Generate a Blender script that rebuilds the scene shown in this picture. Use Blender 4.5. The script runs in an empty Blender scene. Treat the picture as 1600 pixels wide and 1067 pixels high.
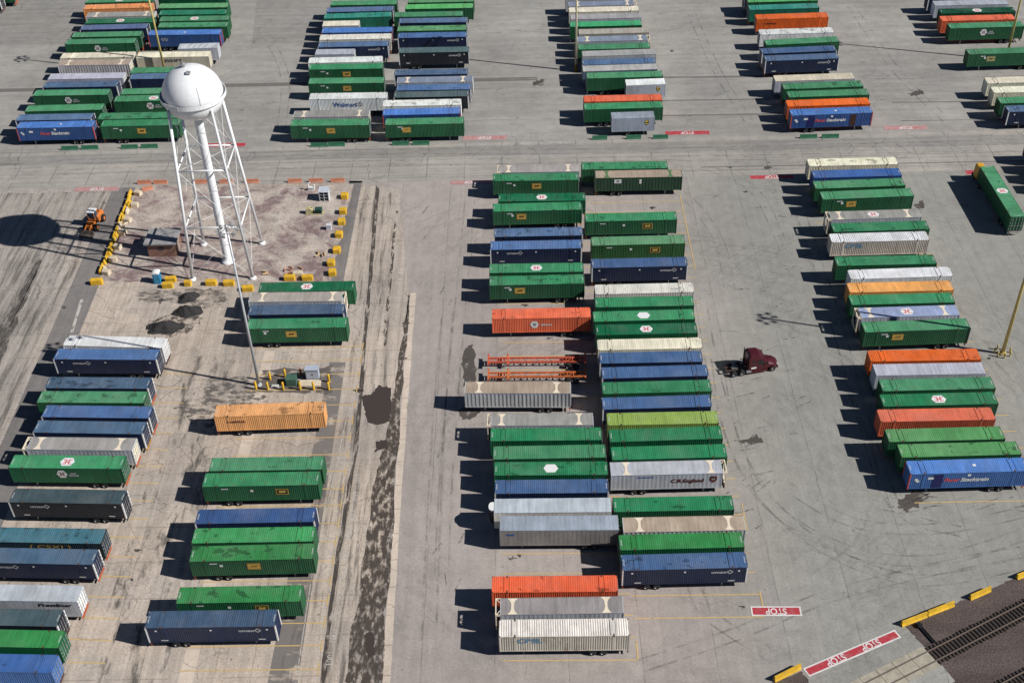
import bpy, math, random
from mathutils import Vector, Matrix
R = math.radians
random.seed(7)
scn = bpy.context.scene
col = scn.collection

# ------------------------------------------------------------------ camera, sky, sun, exposure
CAMH, FPX = 126.4032, 1912.767
RV = Vector((0.999706, -0.00585, -0.023528)); UV = Vector((0.021878, 0.635843, 0.771508)); FV = Vector((-0.010447, 0.771796, -0.635784))
cd = bpy.data.cameras.new('camera'); cam = bpy.data.objects.new('camera', cd); col.objects.link(cam)
cam.matrix_world = Matrix(((RV.x, UV.x, -FV.x, 0), (RV.y, UV.y, -FV.y, 0), (RV.z, UV.z, -FV.z, CAMH), (0, 0, 0, 1)))
cd.sensor_width = 36.0; cd.lens = 36.0*FPX/1600.0; cd.clip_start = 1.0; cd.clip_end = 6000
scn.camera = cam
SUN_EL, SUN_AZ = 38.5, -16.0      # azimuth from +x towards +y
w = bpy.data.worlds.new('World'); scn.world = w; w.use_nodes = True
nt = w.node_tree; bg = nt.nodes['Background']; sk = nt.nodes.new('ShaderNodeTexSky')
sk.sky_type = 'NISHITA'; sk.sun_disc = False; sk.sun_elevation = R(SUN_EL); sk.sun_rotation = R(90-SUN_AZ)
sk.air_density = 0.55; sk.dust_density = 0.1; sk.ozone_density = 2.5
nt.links.new(sk.outputs[0], bg.inputs[0]); bg.inputs[1].default_value = 0.05
sd = bpy.data.lights.new('sun', 'SUN'); sd.energy = 5.0; sd.angle = R(0.53); sd.color = (1.0, 0.975, 0.935)
so = bpy.data.objects.new('sun', sd); col.objects.link(so)
sv = Vector((math.cos(R(SUN_EL))*math.cos(R(SUN_AZ)), math.cos(R(SUN_EL))*math.sin(R(SUN_AZ)), math.sin(R(SUN_EL))))
so.rotation_euler = sv.to_track_quat('Z', 'Y').to_euler(); so.location = (0, 0, 200)
scn.view_settings.view_transform = 'Standard'; scn.view_settings.look = 'None'
scn.view_settings.exposure = 0.05; scn.view_settings.gamma = 1.0
scn.cycles.max_bounces = 5; scn.cycles.diffuse_bounces = 1; scn.cycles.glossy_bounces = 2; scn.cycles.transparent_max_bounces = 12

# ------------------------------------------------------------------ helpers
def G(px, py, z=0.0):
    "the place in the yard, at height z, seen at a pixel of the 1600 x 1067 photograph"
    d = RV*((px-800)/FPX) - UV*((py-533.5)/FPX) + FV
    t = (z-CAMH)/d.z
    return Vector((d.x*t, d.y*t, z))
def lin(c):
    return tuple(((v/255)/12.92 if v <= 10 else ((v/255+0.055)/1.055)**2.4) for v in c)
def alb(r, g, b, k=1.0):
    return tuple(min(0.85, v*k) for v in lin((r, g, b)))

class NT:
    "small helper for node trees"
    def __init__(s, name, rough=0.7, metal=0.0, spec=0.35):
        s.m = bpy.data.materials.new(name); s.m.use_nodes = True
        s.t = s.m.node_tree; s.b = s.t.nodes['Principled BSDF']; s.o = s.t.nodes['Material Output']
        s.b.inputs['Roughness'].default_value = rough; s.b.inputs['Metallic'].default_value = metal
        s.b.inputs['Specular IOR Level'].default_value = spec
    def n(s, typ, **kw):
        x = s.t.nodes.new(typ)
        for k, v in kw.items(): setattr(x, k, v)
        return x
    def put(s, sock, v):
        if hasattr(v, 'is_output'): s.t.links.new(v, sock)
        elif v is not None:
            try: sock.default_value = v
            except Exception: sock.default_value = (v[0], v[1], v[2], 1.0)
    def math(s, op, a, b=None, c=None, clamp=False):
        x = s.n('ShaderNodeMath', operation=op); x.use_clamp = clamp
        s.put(x.inputs[0], a)
        if b is not None: s.put(x.inputs[1], b)
        if c is not None: s.put(x.inputs[2], c)
        return x.outputs[0]
    def vmath(s, op, a, b):
        x = s.n('ShaderNodeVectorMath', operation=op); s.put(x.inputs[0], a); s.put(x.inputs[1], b)
        return x.outputs[0]
    def pos(s): return s.n('ShaderNodeNewGeometry').outputs['Position']
    def obj(s): return s.n('ShaderNodeTexCoord').outputs['Object']
    def map(s, v, sc): return s.vmath('MULTIPLY', v, sc)
    def noise(s, v, sc, det=3.0, rough=0.55, dist=0.0):
        x = s.n('ShaderNodeTexNoise'); s.put(x.inputs['Vector'], v)
        x.inputs['Scale'].default_value = sc; x.inputs['Detail'].default_value = det
        x.inputs['Roughness'].default_value = rough; x.inputs['Distortion'].default_value = dist
        return x.outputs['Fac']
    def ramp(s, f, a, b, lo=0.0, hi=1.0):
        x = s.n('ShaderNodeMapRange'); x.interpolation_type = 'SMOOTHSTEP'
        s.put(x.inputs[0], f)
        for i, v in enumerate((a, b, lo, hi)): s.put(x.inputs[i+1], v)
        return x.outputs[0]
    def mix(s, f, a, b):
        x = s.n('ShaderNodeMix', data_type='RGBA')
        s.put(x.inputs[0], f); s.put(x.inputs[6], a if hasattr(a, 'is_output') else (*a[:3], 1)); s.put(x.inputs[7], b if hasattr(b, 'is_output') else (*b[:3], 1))
        return x.outputs[2]
    def scale(s, c, f):
        return s.vmath('MULTIPLY', c, s.comb(f, f, f))
    def comb(s, a, b, c):
        x = s.n('ShaderNodeCombineXYZ')
        for i, v in enumerate((a, b, c)): s.put(x.inputs[i], v)
        return x.outputs[0]
    def sep(s, v):
        x = s.n('ShaderNodeSeparateXYZ'); s.put(x.inputs[0], v); return x.outputs
    def edge(s, v, sc):
        x = s.n('ShaderNodeTexVoronoi', feature='DISTANCE_TO_EDGE'); s.put(x.inputs['Vector'], v); x.inputs['Scale'].default_value = sc
        return x.outputs['Distance']
    def color(s, c): s.put(s.b.inputs['Base Color'], c if hasattr(c, 'is_output') else (*c[:3], 1)); return s
    def alpha(s, f):
        tr = s.n('ShaderNodeBsdfTransparent'); mx = s.n('ShaderNodeMixShader')
        s.put(mx.inputs[0], f); s.t.links.new(tr.outputs[0], mx.inputs[1]); s.t.links.new(s.b.outputs[0], mx.inputs[2]); s.t.links.new(mx.outputs[0], s.o.inputs[0])
        return s
    def bump(s, h, strength=0.4, dist=0.05):
        x = s.n('ShaderNodeBump'); x.inputs['Strength'].default_value = strength; x.inputs['Distance'].default_value = dist
        s.put(x.inputs['Height'], h); s.t.links.new(x.outputs[0], s.b.inputs['Normal']); return s

_M = {}
def solid(name, c, rough=0.6, metal=0.0, var=0.18, sc=1.5):
    "plain painted or bare stuff with a little grime"
    if name in _M: return _M[name]
    k = NT(name, rough, metal); v = k.obj()
    f = k.math('MULTIPLY', k.ramp(k.noise(v, sc, 4), 0.25, 0.75, 1-var, 1+var*0.6), k.ramp(k.noise(v, sc*7, 2), 0.3, 0.7, 1-var*0.5, 1.0))
    k.color(k.scale(k.comb(*c[:3]), f)); _M[name] = k.m
    return k.m
def painted(name, rough, dust, blobs, streak, rust=0.0, metal=0.0):
    "paint in the object's own colour, with grime, streaks and, on roofs, dust and dark wet or scuffed blotches"
    k = NT(name, rough, metal, 0.4)
    oi = k.n('ShaderNodeObjectInfo'); c = oi.outputs['Color']; rnd = oi.outputs['Random']
    off = k.comb(k.math('MULTIPLY', rnd, 83.0), k.math('MULTIPLY', rnd, 37.0), k.math('MULTIPLY', rnd, 59.0))
    v = k.vmath('ADD', k.obj(), off)
    f = k.ramp(k.noise(v, 0.35, 4), 0.25, 0.75, 0.86, 1.12)
    f = k.math('MULTIPLY', f, k.ramp(k.noise(k.map(v, streak), 1.0, 3), 0.25, 0.75, 0.84, 1.12))
    f = k.math('MULTIPLY', f, k.ramp(k.noise(v, 5.0, 3), 0.3, 0.7, 0.93, 1.05))
    c1 = k.scale(c, f)
    if dust: c1 = k.mix(k.ramp(k.noise(v, 0.22, 5, 0.65), 0.35, 0.8, 0.0, dust), c1, (0.36, 0.34, 0.31))
    if blobs:
        th = k.math('ADD', 0.57, k.math('MULTIPLY', k.math('FRACT', k.math('MULTIPLY', rnd, 7.3)), 0.22))
        b = k.ramp(k.math('SUBTRACT', k.noise(k.map(v, (0.55, 0.8, 1)), 1.0, 4, 0.6), th), 0.0, 0.03, 0.0, blobs)
        c1 = k.mix(b, c1, k.scale(c1, 0.38))
        sp = k.math('MAXIMUM', k.ramp(k.noise(v, 1.5, 3, 0.6), 0.70, 0.73, 0.0, 0.6), k.ramp(k.noise(k.map(v, (1.0, 1.0, 1)), 0.7, 5, 0.75), 0.64, 0.67, 0.0, 0.5))
        c1 = k.mix(sp, c1, k.scale(c1, 0.42))
    if rust:
        rm = k.ramp(k.noise(k.map(v, (1.2, 1.2, 0.35)), 1.0, 5, 0.7), 0.53, 0.70, 0.0, rust)
        c1 = k.mix(rm, c1, (0.23, 0.10, 0.045))
    k.color(c1)
    return k.m
PAINT = painted('container_paint', 0.5, 0.035, 0.0, (3.0, 3.0, 0.12))
ROOF = painted('container_roof_paint', 0.5, 0.16, 0.75, (1.6, 0.25, 1.0))
RUSTY = painted('rusty_container_paint', 0.7, 0.15, 0.0, (2.0, 2.0, 0.15), rust=0.55)
RUSTYROOF = painted('rusty_roof_paint', 0.7, 0.1, 0.0, (2.0, 0.3, 1.0), rust=0.22)
ALU = painted('aluminium_skin', 0.42, 0.12, 0.0, (1.5, 0.2, 0.2))
CASTING = solid('casting_steel', (0.10, 0.055, 0.04), 0.8)
CREAM = solid('cream_steel', alb(238, 222, 198), 0.6, var=0.12)
TYRE = solid('tyre_rubber', (0.016, 0.016, 0.017), 0.85)
RIM = solid('wheel_rim', (0.26, 0.26, 0.26), 0.45, 0.3)
STEEL = solid('chassis_steel', (0.09, 0.05, 0.04), 0.7)
GALV = solid('galvanised_steel', (0.42, 0.42, 0.42), 0.45, 0.4)
WHITE = solid('white_paint', (0.80, 0.80, 0.79), 0.5, var=0.08)
BLACKP = solid('black_paint', (0.015, 0.016, 0.018), 0.4)
DARKIN = solid('dark_interior', (0.02, 0.022, 0.025), 0.8)

class MB:
    def __init__(s): s.v = []; s.f = []; s.m = []
    def quad(s, a, b, c, d, m=0):
        i = len(s.v); s.v += [tuple(a), tuple(b), tuple(c), tuple(d)]; s.f.append((i, i+1, i+2, i+3)); s.m.append(m)
    def poly(s, pts, m=0):
        i = len(s.v); s.v += [tuple(p) for p in pts]; s.f.append(tuple(range(i, i+len(pts)))); s.m.append(m)
    def box(s, x0, x1, y0, y1, z0, z1, m=0):
        i = len(s.v)
        s.v += [(x0, y0, z0), (x1, y0, z0), (x1, y1, z0), (x0, y1, z0), (x0, y0, z1), (x1, y0, z1), (x1, y1, z1), (x0, y1, z1)]
        for q in ((0, 3, 2, 1), (4, 5, 6, 7), (0, 1, 5, 4), (1, 2, 6, 5), (2, 3, 7, 6), (3, 0, 4, 7)):
            s.f.append(tuple(i+k for k in q)); s.m.append(m)
    def prism(s, prof, x0, x1, axis='x', m=0):
        "profile [(a, b)] swept along an axis; a, b are the other two axes in order"
        n = len(prof); i = len(s.v)
        for x in (x0, x1):
            for a, b in prof:
                s.v.append({'x': (x, a, b), 'y': (a, x, b), 'z': (a, b, x)}[axis])
        s.f.append(tuple(range(i, i+n))); s.m.append(m)
        s.f.append(tuple(range(i+2*n-1, i+n-1, -1))); s.m.append(m)
        for k in range(n):
            s.f.append((i+k, i+(k+1) % n, i+n+(k+1) % n, i+n+k)); s.m.append(m)
    def tube(s, p0, p1, r0, r1=None, n=10, m=0, cap=True):
        p0 = Vector(p0); p1 = Vector(p1); r1 = r0 if r1 is None else r1
        d = (p1-p0).normalized(); a = d.orthogonal().normalized(); b = d.cross(a); i = len(s.v)
        for p, r in ((p0, r0), (p1, r1)):
            for k in range(n):
                t = 2*math.pi*k/n; s.v.append(tuple(p+a*(r*math.cos(t))+b*(r*math.sin(t))))
        for k in range(n):
            s.f.append((i+k, i+(k+1) % n, i+n+(k+1) % n, i+n+k)); s.m.append(m)
        if cap:
            s.f.append(tuple(range(i+n-1, i-1, -1))); s.m.append(m); s.f.append(tuple(range(i+n, i+2*n))); s.m.append(m)
    def lathe(s, prof, n=32, c=(0, 0, 0), m=0):
        i = len(s.v)
        for r, z in prof:
            for k in range(n):
                t = 2*math.pi*k/n; s.v.append((c[0]+r*math.cos(t), c[1]+r*math.sin(t), c[2]+z))
        for j in range(len(prof)-1):
            for k in range(n):
                s.f.append((i+j*n+k, i+j*n+(k+1) % n, i+(j+1)*n+(k+1) % n, i+(j+1)*n+k)); s.m.append(m)
    def mesh(s, name, mats, smooth=False):
        me = bpy.data.meshes.new(name); me.from_pydata(s.v, [], s.f)
        for x in (mats if isinstance(mats, (list, tuple)) else [mats]): me.materials.append(x)
        me.polygons.foreach_set('material_index', s.m)
        if smooth: me.polygons.foreach_set('use_smooth', [True]*len(s.f))
        me.update(); return me
    def build(s, name, mats, parent=None, smooth=False, color=None):
        return link(name, s.mesh(name, mats, smooth), parent, color)
def link(name, me, parent=None, color=None):
    o = bpy.data.objects.new(name, me); col.objects.link(o)
    if parent: o.parent = parent
    if color: o.color = (*color[:3], 1)
    return o
def tag(o, label=None, cat=None, group=None, kind=None):
    if label: o['label'] = label
    if cat: o['category'] = cat
    if group: o['group'] = group
    if kind: o['kind'] = kind
    return o
def thing(name, label, cat, loc, rz=0.0, group=None):
    o = bpy.data.objects.new(name, None); col.objects.link(o); o.empty_display_size = 0.5
    o.location = loc; o.rotation_euler = (0, 0, rz)
    return tag(o, label, cat, group)
def copy_tree(o, parent=None):
    c = o.copy(); col.objects.link(c)
    if parent: c.parent = parent
    for ch in list(o.children): copy_tree(ch, c)
    return c

# ------------------------------------------------------------------ ground
def ground_mat(name, base, warm, crack=0.5, jd=0.6, xmix=None, scuff=0.0, patch=0.2, streak=(1.1, 0.03, 1), streakv=0.1, joints=None, stains=0.25, crs=0.16, arcs=None, fine=0.5):
    k = NT(name, 0.92, 0, 0.2); p = k.pos()
    wob = k.n('ShaderNodeTexNoise'); k.put(wob.inputs['Vector'], p); wob.inputs['Scale'].default_value = 0.35; wob.inputs['Detail'].default_value = 4
    pd = k.vmath('ADD', p, k.vmath('MULTIPLY', k.vmath('SUBTRACT', wob.outputs['Color'], (0.5, 0.5, 0.5)), (3.0, 3.0, 0)))
    f = k.ramp(k.noise(p, 0.035, 5, 0.6), 0.3, 0.7, 1-patch, 1+patch*0.5)
    f = k.math('MULTIPLY', f, k.ramp(k.noise(k.map(p, streak), 1.0, 4, 0.6), 0.3, 0.7, 1-streakv, 1+streakv*0.6))
    f = k.math('MULTIPLY', f, k.ramp(k.noise(p, 0.45, 5, 0.65), 0.3, 0.7, 0.90, 1.06))
    f = k.math('MULTIPLY', f, k.ramp(k.noise(p, 3.2, 3, 0.7), 0.25, 0.75, 1-0.14*fine*2, 1+0.08*fine*2))
    c = k.mix(k.ramp(k.noise(p, 0.06, 3), 0.35, 0.65), base, warm)
    if xmix: c = k.mix(k.ramp(k.math('ADD', k.sep(p)[0], k.math('MULTIPLY', k.noise(p, 0.04, 3), 16.0)), xmix[0], xmix[1]), c, xmix[2])
    if scuff:
        s1 = k.ramp(k.noise(k.map(pd, (2.2, 0.35, 1)), 1.0, 3, 0.6), 0.64, 0.74, 0, scuff)
        s2 = k.ramp(k.noise(k.map(pd, (0.25, 2.0, 1)), 1.0, 3, 0.6), 0.66, 0.76, 0, scuff)
        f = k.math('MULTIPLY', f, k.math('SUBTRACT', 1.0, k.math('MULTIPLY', k.math('MAXIMUM', s1, s2), k.ramp(k.noise(p, 0.07, 3), 0.42, 0.6))))
    if arcs:
        for (ax, ay, sc, st) in arcs:
            d = k.vmath('SUBTRACT', pd, (ax, ay, 0)); ln = k.n('ShaderNodeVectorMath', operation='LENGTH'); k.put(ln.inputs[0], d)
            rn = k.noise(k.comb(k.math('MULTIPLY', ln.outputs['Value'], sc), 0.3, 0.7), 1.0, 4, 0.7)
            msk = k.ramp(k.noise(p, 0.05, 3), 0.42, 0.6)
            f = k.math('MULTIPLY', f, k.math('SUBTRACT', 1.0, k.math('MULTIPLY', msk, k.ramp(rn, 0.5, 0.72, 0, st))))
    cm = k.ramp(k.edge(pd, crs), 0.004, 0.014, 1.0, 0.0)
    cm = k.math('MULTIPLY', cm, k.ramp(k.noise(p, 0.05, 2), 0.42, 0.55))
    cm2 = k.ramp(k.edge(pd, crs*4.5), 0.012, 0.04, 1.0, 0.0)
    cm2 = k.math('MULTIPLY', cm2, k.ramp(k.noise(k.map(p, (1, 0.6, 1)), 0.085, 3), 0.56, 0.64, 0, 0.75))
    cr = k.math('MULTIPLY', k.math('MAXIMUM', cm, cm2), crack)
    if joints:
        jx, jy, jw = joints; x, y, z = k.sep(k.vmath('ADD', p, k.vmath('MULTIPLY', k.vmath('SUBTRACT', wob.outputs['Color'], (0.5, 0.5, 0.5)), (0.35, 0.35, 0))))
        brk = k.ramp(k.noise(p, 0.22, 3), 0.35, 0.55, 0.15, 1)
        for q, sp in ((x, jx), (y, jy)):
            if not sp: continue
            t = k.math('ABSOLUTE', k.math('SUBTRACT', k.math('FRACT', k.math('DIVIDE', q, sp)), 0.5))
            cr = k.math('MAXIMUM', cr, k.math('MULTIPLY', brk, k.ramp(t, jw/sp*0.4, jw/sp, jd, 0.0)))
    f = k.math('MULTIPLY', f, k.math('SUBTRACT', 1.0, cr))
    c = k.scale(c, f)
    if stains:
        st = k.ramp(k.noise(k.map(pd, (0.5, 0.30, 1)), 0.33, 5, 0.6), 0.66, 0.74, 0, stains)
        st2 = k.ramp(k.noise(p, 0.9, 2, 0.5), 0.73, 0.76, 0, stains*1.6)
        c = k.mix(k.math('MAXIMUM', st, st2, clamp=True), c, (0.075, 0.066, 0.058))
    k.color(c).bump(k.noise(p, 2.5, 4), 0.25, 0.04)
    return k.m
def patch_mat(name, c1, c2, sc=(0.6, 0.6, 1), lo=0.40, hi=0.52, amt=1.0, rough=0.9, det=5, spec=0.25):
    "a stain or a worn line: see-through where the noise is low"
    k = NT(name, rough, 0, spec); p = k.pos()
    c = k.mix(k.noise(p, 0.8, 4), c1, c2); k.color(c)
    k.alpha(k.ramp(k.noise(k.map(p, sc), 1.0, det, 0.65), lo, hi, 0.0, amt))
    return k.m
def sheet(name, pts, z, mat, kind='structure', label=None):
    b = MB(); b.poly([(x, y, z) for x, y in pts]); o = b.build(name, mat); o['kind'] = kind
    return o
def P(*pp): return [tuple(G(*q)[:2]) for q in pp]
def ragged(pts, amp, n=8, seed=1):
    rr = random.Random(seed); out = []
    for i in range(len(pts)):
        a = Vector(pts[i]); b = Vector(pts[(i+1) % len(pts)])
        for j in range(n):
            q = a.lerp(b, j/n); out.append((q.x+rr.uniform(-amp, amp), q.y+rr.uniform(-amp, amp)))
    return out

ASPH = ground_mat('yard_asphalt', alb(168, 159, 153, 0.98), alb(174, 164, 158, 0.98), crack=0.10, patch=0.10, streakv=0.06, stains=0.22, jd=0.28, xmix=(24, 50, alb(160, 158, 151, 0.92)), scuff=0.30, arcs=[(22, 128, 1.6, 0.20), (70, 142, 1.9, 0.16)], joints=(9.1, 0, 0.10))
WARM = ground_mat('left_concrete', alb(182, 168, 154, 1.20), alb(166, 156, 147, 1.20), crack=0.42, patch=0.16, streakv=0.16, jd=0.30, joints=(4.6, 6.2, 0.10), stains=0.4, crs=0.23, fine=0.8, scuff=0.30, xmix=(-66, -74, alb(164, 156, 148, 1.15)))
ROAD = ground_mat('road_concrete', alb(172, 166, 158, 1.0), alb(162, 157, 150, 1.0), crack=0.35, patch=0.10, streak=(0.03, 1.2, 1), streakv=0.12, jd=0.4, joints=(7.4, 4.3, 0.13), stains=0.3)
DARKROAD = ground_mat('dark_road_asphalt', alb(152, 148, 142, 1.0), alb(146, 143, 139, 1.0), crack=0.3, patch=0.10, streak=(0.03, 1.2, 1), streakv=0.14, stains=0.3)
STRIPA = ground_mat('asphalt_strip', alb(136, 131, 128, 0.95), alb(128, 124, 122, 0.95), crack=0.2, patch=0.14, streakv=0.10, stains=0.3)
LIGHTC = ground_mat('light_concrete', alb(196, 182, 167, 1.2), alb(188, 174, 160, 1.2), crack=0.35, patch=0.08, streakv=0.06, jd=0.4, joints=(0, 4.6, 0.12), stains=0.2)
DIRT_ = NT('lot_dirt', 0.95, 0, 0.2); _p = DIRT_.pos()
_c = DIRT_.mix(DIRT_.ramp(DIRT_.noise(_p, 0.13, 8, 0.72, 1.2), 0.42, 0.62), alb(180, 168, 157, 1.1), alb(132, 112, 111, 1.05))
_c = DIRT_.mix(DIRT_.ramp(DIRT_.noise(DIRT_.map(_p, (0.5, 0.9, 1)), 0.5, 5, 0.7, 0.5), 0.52, 0.68, 0, 0.6), _c, alb(200, 192, 184, 1.0))
_f = DIRT_.math('MULTIPLY', DIRT_.ramp(DIRT_.noise(_p, 2.4, 4, 0.8), 0.25, 0.75, 0.72, 1.18), DIRT_.ramp(DIRT_.noise(_p, 0.35, 4, 0.6), 0.3, 0.7, 0.82, 1.1))
DIRT_.color(DIRT_.scale(_c, _f)).bump(DIRT_.noise(_p, 2.0, 5, 0.7), 0.6, 0.15); DIRT = DIRT_.m
BALLAST_ = NT('ballast_stone', 0.95); _p = BALLAST_.pos()
_f = BALLAST_.math('MULTIPLY', BALLAST_.ramp(BALLAST_.noise(_p, 4.0, 3, 0.8), 0.25, 0.75, 0.55, 1.35), BALLAST_.ramp(BALLAST_.noise(BALLAST_.map(_p, (0.5, 1.4, 1)), 0.25, 4), 0.3, 0.7, 0.8, 1.2))
BALLAST_.color(BALLAST_.scale(BALLAST_.comb(*alb(100, 88, 84, 0.8)), _f)).bump(BALLAST_.noise(_p, 4.0, 3, 0.8), 0.8, 0.15)
BALLAST = BALLAST_.m

b = MB(); b.poly([(-3000, -2000, 0), (3000, -2000, 0), (3000, 4000, 0), (-3000, 4000, 0)]); tag(b.build('ground', ASPH), kind='structure')
sheet('left_pavement', [(-135, 60), (-18.9, 60), (-19.6, 166), (-23.5, 200), (-33, 203), (-135, 204)], 0.004, WARM)
BACK = ground_mat('back_yard_asphalt', alb(166, 162, 156, 0.98), alb(158, 155, 150, 0.98), crack=0.12, patch=0.16, streak=(0.05, 0.5, 1), streakv=0.10, jd=0.3, joints=(0, 13.7, 0.14), stains=0.25, scuff=0.3)
sheet('back_yard', [(-400, 216.0), (400, 215.0), (500, 700), (-500, 700)], 0.004, BACK)
FAINT = patch_mat('dark_band', alb(132, 128, 124, 0.9), alb(122, 118, 115, 0.9), (0.05, 0.6, 1), 0.30, 0.5, 0.75)
for y_, w_, xa, xb in ((243.6, 1.6, -140, 4), (232.4, 0.5, 22, 55), (226.0, 0.5, 24, 56), (221.5, 0.35, 78, 99), (229.2, 0.4, 78, 99), (242.5, 0.8, 30, 56), (205.3, 0.35, 35, 120)):
    sheet('dark_band', [(xa, y_), (xb, y_-0.6), (xb, y_+w_-0.6), (xa, y_+w_)], 0.012, FAINT)
sheet('dark_asphalt_patch', [(-160, 268), (-104, 266.5), (-108, 300), (-160, 300)], 0.010, DARKROAD)
sheet('dark_asphalt_patch', [(-62, 264.5), (-45.5, 264), (-46, 300), (-66, 300)], 0.010, DARKROAD)
sheet('road', [(-300, 203.2), (-60, 203.0), (70, 202.0), (300, 201.4), (300, 216.6), (-300, 217.6)], 0.008, ROAD)
sheet('road_lane', [(-300, 212.5), (14, 211.6), (300, 210.6), (300, 214.4), (10, 215.4), (-300, 216.4)], 0.012, DARKROAD)
sheet('yard_dirt', ragged([(-74.6, 172.5), (-33.6, 170.8), (-32.6, 202.0), (-74.0, 203.2)], 0.35, 14, 3), 0.012, DIRT)
sheet('asphalt_strip', [(-78.2, 60), (-72.6, 60), (-74.0, 172), (-74.9, 203), (-79.3, 203), (-78.9, 172)], 0.008, STRIPA)
sheet('asphalt_strip', P((546, 283), (566, 283), (533, 458), (509, 458)), 0.008, STRIPA)
sheet('concrete_strip', ragged(P((641, 458), (650, 458), (633, 690), (609, 1067), (596, 1067), (622, 690)), 0.06, 10, 5), 0.012, LIGHTC)
sheet('concrete_strip', P((414, 548), (430, 548), (300, 1067), (277, 1067)), 0.010, LIGHTC)
sheet('slot_asphalt', P((515, 566), (540, 566), (465, 1067), (418, 1067)), 0.010, patch_mat('slot_asphalt', alb(142, 136, 131, 0.9), alb(128, 122, 119, 0.9), (0.2, 0.35, 1), 0.36, 0.52, 0.8))
MUD = patch_mat('drain_mud', (0.058, 0.045, 0.037), (0.105, 0.084, 0.07), (1.5, 0.6, 1), 0.37, 0.58, 0.94, det=9)
sheet('drain_mud', ragged(P((637, 462), (640, 462), (622, 690), (597, 1067), (540, 1067), (562, 900), (585, 760), (600, 690), (625, 560)), 0.3, 8, 6), 0.016, MUD)
sheet('mud_line', ragged(P((588, 290), (594, 290), (578, 470), (560, 700), (527, 900), (508, 1067), (500, 1067), (520, 900), (553, 700), (572, 470)), 0.12, 10, 8), 0.016, patch_mat('mud_line', (0.055, 0.046, 0.04), (0.10, 0.084, 0.074), (1.6, 0.28, 1), 0.37, 0.55, 0.92))
sheet('mud_line', ragged(P((618, 330), (622, 330), (604, 540), (597, 540)), 0.12, 10, 9), 0.016, patch_mat('mud_line_faint', (0.06, 0.05, 0.045), (0.1, 0.085, 0.075), (1.5, 0.35, 1), 0.48, 0.56, 0.8))
sheet('oil_band', ragged(P((56, 410), (66, 405), (20, 520), (-10, 600), (-40, 600), (5, 500)), 0.35, 8, 10), 0.016, patch_mat('oil_band', (0.075, 0.067, 0.060), (0.12, 0.108, 0.098), (1.0, 0.25, 1), 0.36, 0.62, 0.85))
WETK = NT('puddle_water', 0.16, 0, 0.5); WETK.color((0.068, 0.053, 0.046)); WET = WETK.m
DAMP = patch_mat('damp_stain', (0.075, 0.063, 0.056), (0.12, 0.105, 0.095), (0.5, 0.5, 1), 0.28, 0.50, 0.92, 0.6)
def blob(name, pts, z, mat, amp=0.25, seed=1, n=6, kind='structure'): return sheet(name, ragged(P(*pts), amp, n, seed), z, mat, kind)
blob('puddle', [(566, 618), (580, 616), (592, 602), (610, 606), (611, 640), (608, 658), (590, 664), (574, 660), (570, 640)], 0.020, WET, 0.16, 2)
blob('puddle', [(588, 690), (604, 686), (606, 700), (586, 706)], 0.020, WET, 0.2, 3)
blob('puddle', [(570, 990), (583, 985), (585, 1022), (573, 1030)], 0.020, WET, 0.2, 4)
blob('damp_patch', [(727, 545), (738, 536), (743, 556), (744, 600), (726, 604), (722, 575)], 0.020, DAMP, 0.25, 5)
blob('damp_patch', [(716, 640), (736, 636), (752, 642), (736, 656), (722, 655)], 0.020, DAMP, 0.2, 6)
blob('damp_patch', [(1407, 778), (1428, 768), (1455, 770), (1446, 780), (1434, 790), (1415, 800), (1404, 793)], 0.020, DAMP, 0.35, 7)
blob('damp_patch', [(1148, 690), (1185, 679), (1196, 692), (1170, 694)], 0.020, DAMP, 0.3, 8)
blob('damp_patch', [(1428, 322), (1440, 313), (1446, 322), (1438, 329)], 0.020, DAMP, 0.3, 9)
blob('damp_patch', [(832, 128), (850, 124), (848, 133), (834, 135)], 0.020, DAMP, 0.4, 10)
blob('damp_patch', [(1418, 147), (1440, 141), (1446, 147), (1428, 151)], 0.020, DAMP, 0.5, 11)
for i, q in enumerate([(812, 867), (1160, 948), (800, 872), (858, 528), (820, 477), (1020, 325), (1165, 300), (1300, 130), (1050, 80), (1010, 82), (1545, 560), (1345, 515), (635, 505), (628, 560), (740, 620), (205, 905), (215, 860), (250, 470), (130, 560), (100, 480), (560, 610), (1140, 262), (1200, 262), (1400, 258)]):
    x, y = q; s_ = random.uniform(3, 8)
    blob('oil_stain', [(x-s_, y), (x, y-s_*0.4), (x+s_, y), (x, y+s_*0.45)], 0.022, DAMP, 0.22, 20+i)

# painted lines
YEL = patch_mat('worn_yellow_line', alb(228, 192, 120, 0.9), alb(212, 182, 126, 0.9), (0.8, 0.8, 1), 0.28, 0.46, 0.9)
LINEW = patch_mat('worn_white_line', alb(215, 208, 200), alb(195, 188, 180), (1.2, 1.2, 1), 0.36, 0.52, 0.85)
REDP = NT('stop_box_red', 0.85); _q = REDP.pos(); REDP.color(REDP.mix(REDP.ramp(REDP.noise(_q, 1.1, 5, 0.7), 0.45, 0.75, 0, 0.65), alb(196, 62, 74, 0.8), alb(178, 130, 128, 0.8))); REDP = REDP.m
REDF = NT('stop_box_faded_red', 0.85); _q = REDF.pos(); REDF.color(REDF.mix(REDF.ramp(REDF.noise(_q, 1.1, 5, 0.7), 0.30, 0.55, 0, 0.9), alb(186, 98, 102, 0.9), alb(186, 152, 148, 0.95))); REDF = REDF.m
STOPW = solid('stop_box_white', (0.72, 0.70, 0.68), 0.8, var=0.15, sc=0.8)
STOPF = patch_mat('faded_white_paint', alb(196, 182, 178, 0.9), alb(180, 166, 162, 0.9), (1.0, 1.0, 1), 0.30, 0.5, 0.8)
_text = {}
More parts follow.
